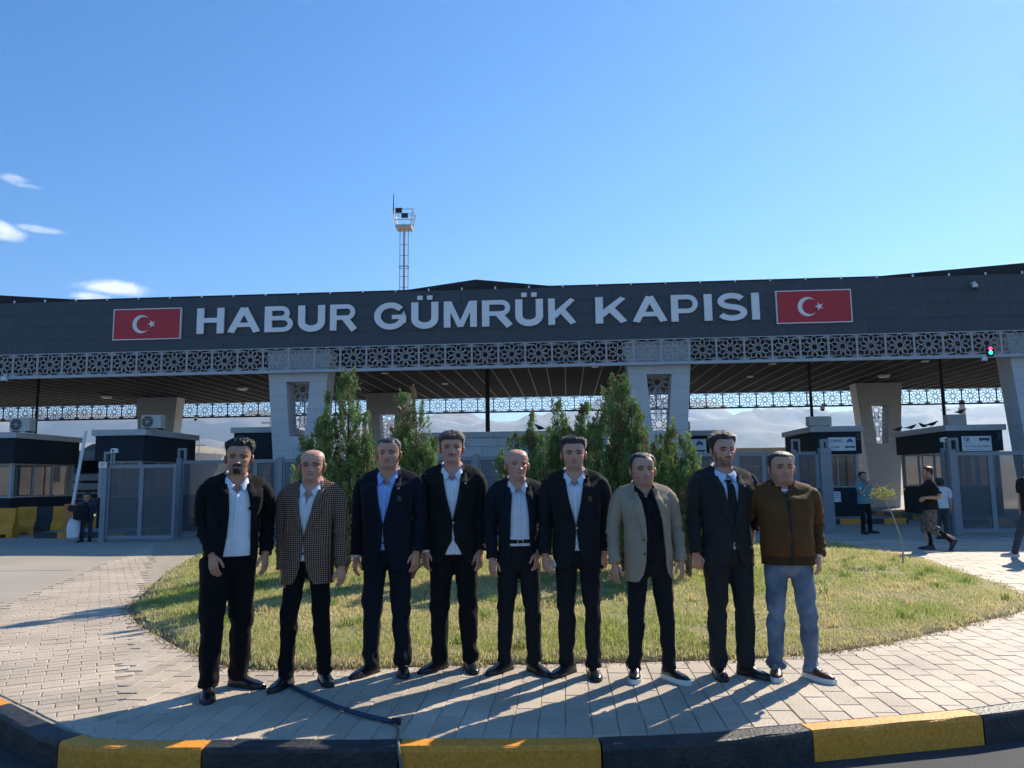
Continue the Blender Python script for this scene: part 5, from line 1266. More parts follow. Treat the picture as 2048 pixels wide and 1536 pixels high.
    root = link('person', me, skinm, None, sp['label'], 'person', sp.get('group'), None, (px, py, sp.get('z', 0)), yaw); root.scale = (s, s, s)
    def part(name, mbv, m, par=None, smooth=True): return build(name, mbv, m, par or root, smooth)
    # ---- eyes
    if lod:
        for sx in (-1, 1):
            ki = np.argmin(np.abs(P[..., 0]-sx*.0318)*1+np.abs(Z-.107)+(P[..., 1] > 0)*9); ey = P.reshape(-1, 3)[ki, 1]
            e = MB(); n1, n2 = 8, 14; vs = [(sx*.0318+.0125*math.sin(a)*math.cos(b), ey+.0042-.0066*math.cos(a)+.0008*abs(math.sin(a)*math.cos(b)), .1070+.0046*math.sin(a)*math.sin(b)) for a in np.linspace(.01, math.pi/1.7, n1) for b in np.linspace(0, 2*math.pi, n2, endpoint=False)]
            e.grid(hx(np.array(vs).reshape(n1, n2, 3)), closed_u=True); em = e.mesh('eye', True); tn = np.array([(.018, .012, .010) if i//n2 < 4 else (.32, .28, .26) for i in range(n1*n2)])
            at = em.attributes.new('tint', 'FLOAT_COLOR', 'POINT'); at.data.foreach_set('color', np.c_[tn, np.ones(len(tn))].astype(np.float32).ravel()); link('eye', em, eyem, root)
    # ---- hair
    hk = sp.get('hair', 'short')
    if hk:
        hl = hairline(PH, sp, Z); m = sm((Z-hl)/.026)
        if hk == 'bald': m = m*sm((.170-Z)/.03)
        ts, tp = sp.get('hair_side', .005), sp.get('hair_top', .018); top = sm((Z-.135)/.06)
        th = ts+(tp-ts)*top; th = th+sp.get('quiff', 0)*np.exp(-((Z-.195)/.03)**2)*sm(np.cos(PH)*1.6)
        N0 = P-np.array((0, .012, .10)); N0 /= np.linalg.norm(N0, axis=-1, keepdims=True)
        fl = P.reshape(-1, 3); cu = sp.get('curl', 0)
        nz_ = vnoise(fl*np.array((140, 60, 60)) if not cu else fl*120, sd_).reshape(Z.shape)*(.25+.75*cu)+vnoise(fl*45, sd_+3).reshape(Z.shape)*.35
        HP = P+N0*((th*(1+.45*nz_))*m-.003*(1-sm(m*3)))[..., None]
        if hk == 'swept': HP = HP+np.array((0, -.010, -.016))*(m*np.exp(-((Z-.185)/.022)**2)*sm(np.cos(PH)*1.5)*sm(.6-np.sin(PH)*.5))[..., None]
        keep = MB(); keep.grid(hx(HP), closed_u=True)
        mk = m.reshape(-1); keep.f = [f for f in keep.f if max(mk[i] for i in f) > .004] if tp >= .007 or hk == 'bald' else []
        # loose strands
        R_ = np.random.default_rng(sd_+50); idx = np.flatnonzero(m.reshape(-1) > .6); k = R_.choice(idx, 4000 if lod else 200); b0 = HP.reshape(-1, 3)[k]; n0 = N0.reshape(-1, 3)[k]
        flow = np.cross(np.cross(n0, np.array((.25, .55, -1.0))+R_.normal(0, .25+.8*cu, (len(k), 3))), n0); flow /= np.linalg.norm(flow, axis=1)[:,None]+1e-9
        if sp.get('quiff', 0) > .004: fm = (b0[:,2] > .17)[:,None]; flow = np.where(fm, flow*.5+n0*.5+np.array((0, .6, .1)), flow); flow /= np.linalg.norm(flow, axis=1)[:,None]
        ln = R_.uniform(.4, 1.1, len(k))*np.clip(th.reshape(-1)[k]*1.2, .0025 if tp < .007 else .004, .022); sd2 = np.cross(flow, n0)*.0009
        V = np.stack([b0-sd2, b0+sd2, b0+flow*ln[:,None]+n0*(ln*.22)[:,None]], 1).reshape(-1, 3); keep.add(hx(V), [(3*i, 3*i+1, 3*i+2) for i in range(len(k))])
        part('hair', keep, mat('hair_%d' % sd_, sp.get('hair_col', (.02, .016, .013)), .42, var=.25, vscale=60, spec=.45, bump=.5, bscale=260, col2=sp.get('hair_col2')))
    if sp.get('beard') in ('goatee', 'moustache') and lod:
        ax = np.abs(P[..., 0]); fr = sm(np.cos(PH)*2.2)
        zm = fr*sm((.031-ax)/.007)*sm((.0600-Z+(.012-ax)*.12)/.004)*sm((Z-.0475+ax*.22)/.003); zc = fr*sm((.022-ax)/.007)*sm((.029-Z)/.005)*sm((Z+.01)/.008)
        mm_ = np.maximum(zm, zc if sp['beard'] == 'goatee' else 0)
        if sp['beard'] == 'full': mm_ = mm_*.6
        nz_ = vnoise(P.reshape(-1, 3)*np.array((300, 100, 120)), sd_+9).reshape(Z.shape)
        HP = P+np.array((0, -1., 0))*((.0045*(1+.4*nz_))*mm_-.003*(1-mm_))[..., None]; keep = MB(); keep.grid(hx(HP), closed_u=True); mk = mm_.reshape(-1); keep.f = [f for f in keep.f if max(mk[i] for i in f) > .05]
        if keep.f: part('facial_hair', keep, mat('beard_%d' % sd_, sp.get('beard_col', sp.get('hair_col', (.02, .016, .013))), .6, var=.2, vscale=80, bump=.4, bscale=300))
    if sp.get('glasses'):
        g = MB(); 
        for sx in (-1, 1):
            c_ = [(sx*.033+.0225*math.copysign(abs(math.cos(a))**.6, math.cos(a)), -.094+.004*abs(math.cos(a)), .106+.0135*math.copysign(abs(math.sin(a))**.6, math.sin(a))) for a in np.linspace(0, 2*math.pi, 25)]
            g.tube(hx(np.array(c_)), .0011, 5, False); g.tube(hx(np.array([(sx*.0555, -.09, .111), (sx*.076, -.05, .112), (sx*.083, .01, .110), (sx*.083, .03, .100)])), .0015, 5)
        g.tube(hx(np.array([(-.0105, -.095, .109), (0, -.099, .111), (.0105, -.095, .109)])), .0012, 5)
        part('glasses', g, mat('glasses_frame', (.05, .045, .04), .3, metal=.5))
    # ---- upper clothing
    jk = sp.get('jacket')
    def sheet(z0, z1, nrow, ncol, xel, xer, off, amp, hem_in=True, sc=(7, 7, 3)):
        zz = np.linspace(z0, z1, nrow); rows = []
        for z in zz:
            pl = T.phi(xer(z), z); pr = T.phi(-xel(z), z)
            ph = np.linspace(pl, 2*math.pi+pr, ncol); rows.append(T.pt(ph, np.full(ncol, z), off))
        Q = np.array(rows); inn = np.stack([np.array([T.pt(np.array([T.phi(xer(z), z)+.02]), np.array([z]), off-.022)[0] for z in zz]), np.array([T.pt(np.array([2*math.pi+T.phi(-xel(z), z)-.02]), np.array([z]), off-.022)[0] for z in zz])], 1)
        Q = folds(Q, amp, sc, sd_)
        if nrow > 70:                         # crisp drag creases round the waist and under the arms
            cr = np.abs(fbm((Q @ np.array(((1, 0, .5), (0, 1, -.35), (-.4, .3, 1))))*np.array((5, 5, 17)), 2, sd_+31)); cq = Q.mean(1, keepdims=True); dq = Q-cq; dq[..., 2] = 0; dq /= np.linalg.norm(dq, axis=-1, keepdims=True)+1e-9
            Q = Q-dq*((.10-np.clip(cr, 0, .10))*.07*(.25+np.exp(-((Q[..., 2]-1.10)/.13)**2)))[..., None]
        Q = np.concatenate([inn[:, :1], Q, inn[:, 1:]], 1)
        if hem_in: b_ = Q[:1].copy(); ctr = b_.mean(1, keepdims=True); b_ = ctr+(b_-ctr)*.88; b_[..., 2] = z0+.012; Q = np.concatenate([b_, Q], 0)
        m_ = MB(); m_.grid(warp(Q)); return m_
    sleeve_r = sp.get('sleeve', 1.0)
    def sleeves(parent, m, short=False, cuff=None):
        for i, sx in enumerate((-1, 1)):
            M3, W_, el, path = hand_frames[i]; n = 44; pth = smooth_path([path[0]+np.array((-sx*.03, 0, .018)), path[2], path[6], path[9], path[13], path[17], path[21], path[-1]], n); q = np.linspace(0, 1, n)
            if short: pth = smooth_path([path[0]+np.array((-sx*.03, 0, .01)), path[2], path[7], path[10]], n)
            else:
                cl = np.concatenate([[0], np.cumsum(np.linalg.norm(np.diff(pth, axis=0), axis=1))]); tq = np.linspace(0, cl[-1]-.004, n); pth = np.stack([np.interp(tq, cl, pth[:,k_]) for k_ in range(3)], 1)
            rr = np.interp(q, [0, .06, .14, .35, .55, .65, .9, 1], [.062, .072, .069, .062, .056, .055, .049, .049])*sleeve_r if not short else np.interp(q, [0, .12, .4, 1], [.07, .080, .076, .074])
            A = loft(pth, rr*.98, rr*1.06, 26)
            gaus = np.exp(-((q-.57)/.15)**2)+.8*np.exp(-((q-.90)/.10)**2)+.3
            wv = ((np.abs(fbm(A @ np.array(((1, 0, .35), (0, 1, .5), (-.3, -.4, 1)))*np.array((13, 13, 30)), 3, sd_+i*7))-.35)*.019*sp.get('wrinkle', 1))*gaus[:,None]
            c_ = A.mean(1, keepdims=True); d = (A-c_); d /= np.linalg.norm(d, axis=-1, keepdims=True); A = A+d*wv[..., None]
            tip = c_[-1]+(A[-1]-c_[-1])*.86; A2 = np.concatenate([A, tip[None], (c_[-4]+(A[-4]-c_[-4])*.80)[None]], 0)
            mb_ = MB(); capped(mb_, A2, top=False, bot=True); part('sleeve', mb_, m, parent)
            if cuff is not None and not short and (cuff[1] == 0 or cuff[1] == sx):
                e = path[-1]; u_ = (path[-1]-path[-3]); u_ /= np.linalg.norm(u_); cpth = np.array([e-u_*.035, e-u_*.01, e+u_*.012]); CA = loft(cpth, np.array([.037, .038, .038]), np.array([.037, .038, .038]), 20); cm = MB(); capped(cm, CA); part('cuff', cm, cuff[0], parent)
    shm = sp.get('shirt_mat')
    coll_y = .016
    if sp.get('shirt'):
        kind = sp['shirt']; vz = sp.get('neck_open', 1.44)
        xo = lambda z: float(np.interp(z, [vz, 1.54], [.0015, .052])) if kind != 'tie' else .001
        hemz = sp.get('shirt_hem', .93); off = -.013 if jk else 0.0
        sht = part('shirt', sheet(hemz, 1.522, 64, 90, xo, xo, off, .0035 if jk else .005, True, (9, 9, 5)), shm)
        if kind in ('open', 'tie', 'polo'):
            nn = 30; f0 = 1.0; ph = np.linspace(f0, 2*math.pi-f0, nn); cf = np.cos(ph); ck = T.k**.3
            rows = [np.stack([(.072*ck+dr)*np.sin(ph), coll_y+.008-(.070*ck+dr)*cf, 1.540+dz-.034*cf], -1) for dr, dz in ((-.002, -.030), (.001, .004), (.006, .008), (.012, .0), (.022, -.030))]
            cm = MB(); cm.grid(warp(np.array(rows)))
            fx = .018 if kind != 'tie' else .006; uu = np.linspace(0, 1, 14)
            for sx in (-1, 1):
                bz = lambda p0, p1, p2: np.array([(1-u)**2*np.array(p0)+2*u*(1-u)*np.array(p1)+u*u*np.array(p2) for u in uu])
                yf = float(T.front(fx, 1.50)[1]); yo = float(T.front(.058, 1.46)[1])
                F_ = bz((sx*.068*ck, -.012, 1.527), (sx*.056*ck, yf*.80, 1.500), (sx*fx, yf-.004, 1.462 if kind != 'tie' else 1.480)); O_ = bz((sx*.090*ck, -.010, 1.497), (sx*.086*ck, yo*.72, 1.455), (sx*.058, yo-.010, 1.398))
                S_ = F_+np.array((-sx*.004, .012, -.028)); Q = [S_, F_]
                for v in (.12, .4, .7, 1.0): m_ = F_*(1-v)+O_*v; m_[:,1] -= .010*math.sin(math.pi*min(v+.1, 1)); m_[:,0] += sx*.003*math.sin(math.pi*v); Q.append(m_)
                Q.append(O_+np.array((0, .006, .002))); cm.grid(warp(np.array(Q)))
            part('collar', cm, shm, sht)
        if kind in ('open', 'tie', 'polo'):
            zz = np.linspace(hemz+.01 if kind != 'polo' else 1.30, vz, 30); w_ = .015
            Q = np.stack([T.front(np.full(30, x_), zz, -.013+.0035+(.0 if jk else .013)) for x_ in (-w_, -w_*.9, w_*.9, w_)], 1); Q[:, 0, 1] += .004; Q[:, 3, 1] += .004
            pl = MB(); pl.grid(warp(Q)); part('placket', pl, shm, sht)
            for zb in np.arange(vz-.02, max(hemz, 1.0) if kind != 'polo' else 1.3, -.085):
                c_ = warp(T.front(0, zb, -.007+(.0 if jk else .013))); bm_ = MB().tube([c_, c_+np.array((0, -.003, 0))], .0055, 10); part('button', bm_, whitem if kind != 'polo' else btnd, sht)
        if kind == 'crew':
            nn = 40; ph = np.linspace(0, 2*math.pi, nn, endpoint=False); rows = [np.stack([(.076+d)*np.sin(ph), coll_y+.006-(.074+d)*np.cos(ph), 1.520+dz-.040*np.cos(ph)], -1) for d, dz in ((-.004, -.006), (.0, .004), (.006, -.004), (.012, -.016))]
            cm = MB(); cm.grid(warp(np.array(rows)), closed_u=True); part('collar', cm, shm, sht)
        if kind == 'tie':
            tm_ = cloth('tie_black', (.016, .017, .015), .6)
            zz = np.linspace(1.492, .98, 36); hwid = np.interp(zz, [.98, 1.0, 1.40, 1.462, 1.468, 1.492], [.0, .043, .030, .016, .024, .027])
            Q = np.stack([T.front(x_*hwid, zz, -.004+.004*(1-x_*x_)+.010*np.exp(-((zz-1.475)/.012)**2)) for x_ in (-1, -.6, 0, .6, 1)], 1); tmb = MB(); tmb.grid(warp(Q)); part('tie', tmb, tm_)
        if kind in ('tee', 'polo', 'crew') and not jk: sleeves(sht, shm, True)
    if jk in ('suit', 'bomber'):
        jm = sp['jacket_mat']; hemz = sp.get('hem', .76); zb = sp.get('button', 1.09)
        if jk == 'suit':
            if sp.get('open'):
                ol, orr = sp['open']           # half openings at waist level, left and right
                xel = lambda z: float(np.interp(z, [hemz, hemz+.06, hemz+.16, 1.05, 1.25, 1.42, 1.54], [ol+.075, ol+.03, ol+.008, ol, ol*.92, max(ol*.62, .062), .070]))
                xer = lambda z: float(np.interp(z, [hemz, hemz+.06, hemz+.16, 1.05, 1.25, 1.42, 1.54], [orr+.075, orr+.03, orr+.008, orr, orr*.92, max(orr*.62, .062), .070]))
            else:
                cut = sp.get('cut', .05)
                f_ = lambda z: float(np.interp(z, [hemz, hemz+.05, hemz+.12, zb-.14, zb-.03, zb, 1.30, 1.42, 1.54], [cut+.055, cut+.02, cut*.8, .012, .002, .001, .048, .068, .071]))
                xel = xer = f_
            jac = part('jacket', sheet(hemz, 1.552, 84, 128, xel, xer, 0, .0105*sp.get('wrinkle', 1), True, (8, 8, 5)), jm)
            for sx, xe in ((-1, xel), (1, xer)):
                z0 = zb+.01 if not sp.get('open') else 1.08; zn = 1.375
                zz = np.linspace(z0, zn, 22); w_ = np.interp((zz-z0)/(zn-z0), [0, .12, .5, .9, 1], [.004, .026, .060, .084, .082])
                if sp.get('open'): w_ = w_*.9
                x0 = np.array([xe(z) for z in zz])
                Q = np.stack([T.front(sx*(x0+w_*k-.004), zz, o_) for k, o_ in ((0, -.006), (.0, .008), (.12, .0125), (.5, .0105), (.97, .0075), (1.0, .0005))], 1); lm_ = MB(); lm_.grid(warp(Q)); part('lapel', lm_, jm, jac)
                zz = np.linspace(1.362, 1.525, 12); w_ = np.interp(zz, [1.362, 1.40, 1.47, 1.525], [.050, .058, .052, .046]); x0 = np.array([xe(z) for z in zz])
                Q = np.stack([T.front(sx*(x0+w_*k-.004), zz+.016*k*(zz < 1.44)+0, o_+.003) for k, o_ in ((0, -.006), (0, .008), (.12, .0125), (.5, .011), (.97, .0085), (1.0, .001))], 1); lm_ = MB(); lm_.grid(warp(Q)); part('jacket_collar', lm_, jm, jac)
                # pocket flap
                zz = np.array([.945, .94, .90, .895]); xs = np.linspace(max(.085*T.k, xe(.92)+.03), max(.165*T.k, xe(.92)+.05), 7)
                Q = np.stack([T.front(sx*xs, np.full(7, z_)+.0*xs, .004 if k in (1, 2) else -.002) for k, z_ in enumerate(zz)], 0); pf = MB(); pf.grid(warp(Q)); part('pocket_flap', pf, jm, jac)
            nn = 40; ph = np.linspace(.95, 2*math.pi-.95, nn); cf = np.cos(ph); rows = []
            for dr, dz in ((.004, -.028), (.006, .006), (.012, .012), (.020, .004), (.034, -.030)): rows.append(np.stack([(.078*T.k**.3+dr)*np.sin(ph), coll_y+.012-(.074*T.k**.3+dr)*cf, 1.540+dz-.030*cf], -1))
            cm = MB(); cm.grid(warp(np.array(rows))); part('jacket_collar', cm, jm, jac)
            bz = sp.get('buttons', (zb, zb-.11))
            bx = 0.004 if not sp.get('open') else -(sp['open'][0]+.02)
            for z_ in bz:
                c_ = warp(T.front(bx, z_, .004)); part('button', MB().tube([c_, c_+np.array((0, -.005, 0))], .0095, 12), sp.get('button_mat', btnd), jac)
            if sp.get('pocket_square'):
                zz = np.linspace(1.297, 1.330, 6); Q = np.stack([T.front(np.linspace(.095, .130, 9)*T.k+.004*np.sin(np.arange(9)*1.9+k), zz[k]+.012*np.abs(np.sin(np.arange(9)*1.3))*(k/5), .010+.006*np.sin(np.arange(9)*2.1+k)) for k in range(6)], 0); pf = MB(); pf.grid(warp(Q)); part('pocket_square', pf, sp['pocket_square'], jac)
            zz = np.array([1.302, 1.30, 1.282, 1.28]); Q = np.stack([T.front(np.linspace(.085, .142, 6)*T.k, np.full(6, z_)+np.linspace(0, .008, 6), .0035 if k in (1, 2) else -.002) for k, z_ in enumerate(zz)], 0); pf = MB(); pf.grid(warp(Q)); part('breast_pocket', pf, jm, jac)
            if sp.get('pin'): c_ = warp(T.front(.105*T.k, 1.395, .014)); part('lapel_pin', MB().tube([c_, c_+np.array((0, -.003, 0))], .008, 10), btnm, jac)
        else:
            zero = lambda z: float(np.interp(z, [.9, 1.48, 1.55], [.0015, .0015, .034]))
            S2 = sheet(.955, 1.552, 80, 128, zero, zero, .012, .009, True, (9, 9, 7)); jac = part('jacket', S2, jm)
            rib = sheet(.885, .972, 12, 160, lambda z: .001, lambda z: .001, .004, .001, True); part('waistband', rib, sp['rib_mat'], jac)
            nn = 46; ph = np.linspace(.30, 2*math.pi-.30, nn); cf = np.cos(ph); rows = []
            for dr, dz in ((.002, -.02), (.000, .022), (.006, .026), (.011, .018), (.014, -.030)): rows.append(np.stack([(.080*T.k**.3+dr)*np.sin(ph), coll_y+.008-(.077*T.k**.3+dr)*cf, 1.535+dz-.040*cf], -1))
            cm = MB(); cm.grid(warp(np.array(rows))); part('jacket_collar', cm, sp['rib_mat'], jac)
            zz = np.linspace(.89, 1.50, 30); Q = np.stack([T.front(np.full(30, x_), zz, o_) for x_, o_ in ((-.009, .010), (-.008, .0165), (.008, .0165), (.009, .010))], 1); pl = MB(); pl.grid(warp(Q)); part('zip', pl, darkm, jac)
        sleeves(jac, jm, False, sp.get('cuff'))
    # ---- trousers
    tm_ = sp['trouser_mat']; tw_ = sp.get('leg', 1.0); short = sp.get('shorts')
    mb = MB(); zz = np.array([.795, .825, .865, .92, .98, 1.03, 1.065]); hk_ = T.k
    ta, tb_, tc = T.at(zz, -.010 if jk else -.012); sq = np.array([.40, .70, .86, .93, .97, .985, .985]); aa = ta*sq; bb = tb_*np.array([.5, .76, .88, .93, .96, .975, .975]); cc_ = tc*1.0
    ph = np.linspace(0, 2*math.pi, 36, endpoint=False); capped(mb, np.array([np.stack([a*np.sin(ph), -b*np.cos(ph)+c0, np.full(36, z)], -1) for a, b, z, c0 in zip(aa, bb, zz, cc_)]))
    for i, sx in enumerate((-1, 1)):
        hip, kn, ank = legs[i]; end = ank+np.array((0, .004, -.035)); n = 40
        pth = smooth_path([hip+np.array((0, 0, .03)), hip*.55+kn*.45, kn, kn*.45+end*.55, end], n); q = np.linspace(0, 1, n)
        if short: kq = .62; pth = smooth_path([hip+np.array((0, 0, .03)), hip*.5+kn*.5, kn, kn*.7+end*.3], n)
        r_ = np.interp(q, [0, .12, .5, .75, 1], [.093, .092, .070, .062, .060])*tw_
        if short: r_ = np.interp(q, [0, .12, .6, 1], [.1, .1, .092, .094])
        A = loft(pth, r_*.96*hk_**.5, r_*1.10, 22); c_ = A.mean(1, keepdims=True); d = A-c_; d /= np.linalg.norm(d, axis=-1, keepdims=True)
        g = .45+.9*np.exp(-((q-.52)/.10)**2)+1.5*np.exp(-((q-.92)/.10)**2); A = A+d*(fbm((A @ np.array(((1, 0, .3), (0, 1, .4), (-.2, -.3, 1))))*np.array((14, 14, 13)), 3, sd_+20+i)*.0115*sp.get('wrinkle', 1)*g[:,None])[..., None]
        capped(mb, A)
    tme = remesh(mb, .0105 if lod else .02, 2); tme.name = 'trousers'
    V = getV(tme); Nn = getN(tme); V = V+Nn*(vnoise(V*np.array((26, 26, 9)), sd_)*.0032+vnoise(V*np.array((34, 34, 24)), sd_+2)*.0012)[:,None]; tme.vertices.foreach_set('co', V.ravel()); tme.update(); tme.materials.clear(); tme.materials.append(tm_)
    tro = link('trousers', tme, tm_, root)
    if sp.get('belt'):
        ph = np.linspace(0, 2*math.pi, 48, endpoint=False); Q = np.array([np.stack([(a_+d_)*np.sin(ph), -(b_+d_)*np.cos(ph)+cc_[5], np.full(48, z_)], -1) for z_, d_, a_, b_ in ((1.02, .000, aa[5], bb[5]), (1.022, .008, aa[5], bb[5]), (1.052, .008, aa[6], bb[6]), (1.054, 0, aa[6], bb[6]))]); bm_ = MB(); bm_.grid(Q, closed_u=True); bl_ = part('belt', bm_, cloth('belt_leather', (.02, .014, .010), .4))
        y_ = -(bb[5]+.010)+cc_[5]; part('buckle', MB().box(-.024, .024, y_-.004, y_, 1.018, 1.022).box(-.024, .024, y_-.004, y_, 1.05, 1.054).box(-.024, -.020, y_-.0039, y_, 1.022, 1.05).box(.020, .024, y_-.0039, y_, 1.022, 1.05), btnm, bl_, False)
    # ---- shoes
    for i in range(2):
        f, toe = feet[i]; um, so = shoe(sp.get('shoe', 'dress')); tilt = sp.get('foot_tilt', (0, 0))[i]
        Mx = Matrix.Translation(Vector(f)) @ Matrix.Rotation(toe, 4, 'Z') @ Matrix.Rotation(rad(tilt), 4, 'X') @ Matrix.Scale(1.03/s*sp.get('shoe_size', 1), 4)
        um.xform(Mx); so.xform(Mx); sh_ = part('shoe', um, sp.get('shoe_mat', shoem)); part('sole', so, sp.get('sole_mat', solek), sh_, False)
        if sp.get('laces'):
            lb = MB()
            for k in range(5):
                y0 = -.035-k*.017; z0 = .103-k*.0105; lb.tube([(-.024, y0, z0-.008), (0, y0-.004, z0+.003), (.024, y0-.002, z0-.008)], .0028, 5)
            if sp['laces'] == 'tag': lb.box(-.015, .015, -.028, -.024, .100, .135)
            lb.xform(Mx); part('laces', lb, lacem, sh_, False)
    if sp.get('watch') is not None:
        i = sp['watch']; M3, W_, el, path = hand_frames[i]; d = W_-el; d /= np.linalg.norm(d); c_ = W_-d*.002
        A = loft(np.array([c_-d*.014, c_+d*.0, c_+d*.014]), np.array([.034, .035, .034]), np.array([.032, .033, .032]), 18); wb = MB(); capped(wb, A); part('watch', wb, btnm)
    sp['_'] = (root, hand_frames, s, yaw); return root
# ---------------------------------------------------------------- the nine men
blk = cloth('suit_black', (.0095, .0095, .011)); nvy = cloth('suit_navy', (.010, .013, .0195)); blg = cloth('suit_black_green', (.011, .0125, .0125)); dnv = cloth('suit_dark_blue', (.012, .015, .021))
chr_ = cloth('suit_charcoal', (.026, .027, .028)); bei = cloth('jacket_beige', (.34, .275, .195), bump=.25, bs=300); brn = cloth('jacket_brown', (.115, .052, .017), .7, var=.2); brnr = cloth('jacket_brown_rib', (.055, .032, .016), .9)
trk = cloth('trousers_black', (.0085, .0085, .0095)); trd_ = cloth('trousers_dark', (.014, .0145, .017)); jean = mat('jeans_denim', (.075, .115, .175), .85, var=.35, vscale=4, col2=(.15, .20, .265), bump=.2, bscale=400)
wsh = cloth('shirt_white', (.74, .755, .79), .7, bump=.05); bsh = cloth('shirt_light_blue', (.30, .45, .80), .7, bump=.05); osh = cloth('shirt_off_white', (.68, .70, .75), .7, bump=.05); psh = cloth('shirt_pale_blue', (.58, .66, .82), .7, bump=.05); bpl = cloth('polo_black', (.011, .011, .012), .8)
sqb = cloth('square_brown', (.20, .085, .035), .7); sqd = mat('square_dotted', (.012, .018, .02), .7, col2=(.09, .10, .10), vscale=260)
def mid(a, b): g1, g2 = gnd(*a), gnd(*b); return ((g1[0]+g2[0])/2, (g1[1]+g2[1])/2)
def P9(label, feet, top, hands, **k):
    pos = mid(feet[0][:2], feet[1][:2]); Xh, zt = atY(top[0], top[1], pos[1]-.02)
    hair = k.get('hair_top', .018)*.7 if k.get('hair') not in ('bald', None) else .0
    k.setdefault('lean', 0); yw = rad(k.get('yaw', 0)); dx = Xh-pos[0]
    k['lean'] = dx*math.cos(yw)*.92; k['leany'] = -dx*math.sin(yw)*.92
    sp = dict(label=label, pos=pos, feet=feet, hands=hands, h=zt-hair, **k); person(sp); return sp
GRP = 'men lined up on the paving'
m1 = P9('man in black suit and open white shirt with dark goatee and curly hair', [(416, 1393, -6), (478, 1372, 42)], (480, 877), [(424, 1112), (531, 1108)], group=GRP, seed=1, yaw=26, hyaw=-12, hpitch=2, bulk=0.993, belly=.03, jacket='suit', jacket_mat=blk, open=(.055, .125), hem=.80, shirt='open', shirt_mat=wsh, neck_open=1.40, shirt_hem=.955, trouser_mat=trk, leg=1.22, hair='short', curl=1, hair_top=.026, hair_side=.004, hl=.182, beard='goatee', hair_col=(.014, .012, .011), skin=(0.532, 0.280, 0.174), buttons=(), hand_dy=(-.13, .10), hand_roll=(48, -40), fat=.25, shoe_size=1.05)
m2 = P9('bald man with glasses in brown checked jacket and black trousers', [(571, 1372, -14), (648, 1362, 26)], (626, 899), [(565, 1140), (683, 1133)], group=GRP, seed=2, hyaw=6, bulk=1.022, belly=.02, jacket='suit', jacket_mat=checkm, cut=.035, hem=.755, button=1.10, shirt='open', shirt_mat=wsh, neck_open=1.36, trouser_mat=trk, leg=.94, hair='bald', hair_side=.004, hair_top=.004, hair_col=(.05, .045, .042), brow_col=(.09, .07, .06), beard='stubble', beard_level=.08, glasses=True, skin=(0.625, 0.333, 0.221), fat=.15, age=1, cut_=1)
m3 = P9('man in navy suit with light blue shirt and close cropped grey hair', [(741, 1347, -28), (806, 1345, 14)], (778, 875), [(711, 1112), (832, 1105)], group=GRP, seed=3, yaw=-4, hyaw=3, bulk=1.031, belly=.03, jacket='suit', jacket_mat=nvy, cut=.03, hem=.775, button=1.10, shirt='open', shirt_mat=bsh, neck_open=1.435, trouser_mat=nvy, leg=1.06, hair='short', hair_side=.0035, hair_top=.008, hl=.180, temple=.010, hair_col=(.06, .055, .052), brow_col=(.04, .03, .025), beard='stubble', beard_level=.28, beard_col=(.16, .14, .13), skin=(0.572, 0.304, 0.195), fat=.75, pin=True, pocket_square=sqd, cuff=(wsh, -1), scalp=.85)
m4 = P9('tall man with brown swept hair and moustache in black suit with silver buttons', [(878, 1338, -42), (939, 1337, 12)], (902, 862), [(851, 1102), (960, 1102)], group=GRP, seed=4, yaw=3, hyaw=2, bulk=0.993, belly=.02, jacket='suit', jacket_mat=blg, cut=.055, hem=.79, button=1.10, button_mat=btnm, shirt='open', shirt_mat=wsh, neck_open=1.43, shirt_hem=.86, trouser_mat=trk, leg=1.10, hair='swept', hair_side=.010, hair_top=.026, hl=.166, hair_col=(.075, .048, .031), hair_col2=(.12, .09, .065), brow_col=(.05, .038, .03), beard='moustache', beard_col=(.22, .19, .17), skin=(0.586, 0.298, 0.211), fat=.35, pin=True, cuff=(wsh, -1), nose=1.1)
m5 = P9('bald man with white hair at the sides in open dark suit with belt', [(1010, 1341, -46), (1069, 1343, 22)], (1033, 898), [(984, 1118), (1075, 1105)], group=GRP, seed=5, yaw=7, hyaw=8, bulk=0.926, belly=.015, jacket='suit', jacket_mat=dnv, open=(.085, .085), hem=.77, shirt='open', shirt_mat=osh, neck_open=1.46, shirt_hem=1.0, belt=True, trouser_mat=trd_, leg=1.06, hair='bald', hair_side=.006, hair_top=.004, hair_col=(.52, .50, .48), brow_col=(.25, .2, .17), beard='stubble', beard_level=.15, beard_col=(.4, .37, .35), skin=(0.612, 0.315, 0.211), buttons=(), age=1, nose=1.1)
m6 = P9('dark haired man in black suit with brown pocket square holding a phone', [(1136, 1346, -34), (1187, 1350, 8)], (1146, 873), [(1091, 1110), (1208, 1105)], group=GRP, seed=6, yaw=-6, hyaw=4, bulk=1.012, belly=.02, jacket='suit', jacket_mat=cloth('suit_black_six', (.014, .0155, .0175)), cut=.03, hem=.79, button=1.10, button_mat=btnm, shirt='open', shirt_mat=wsh, neck_open=1.43, trouser_mat=trd_, leg=1.0, hair='short', hair_side=.004, hair_top=.020, quiff=.010, hl=.176, hair_col=(.022, .017, .014), beard='stubble', beard_level=.14, skin=(0.598, 0.315, 0.211), fat=.4, pocket_square=sqb, hand_kind=('hold', 'hold'), hand_roll=(45, -55))
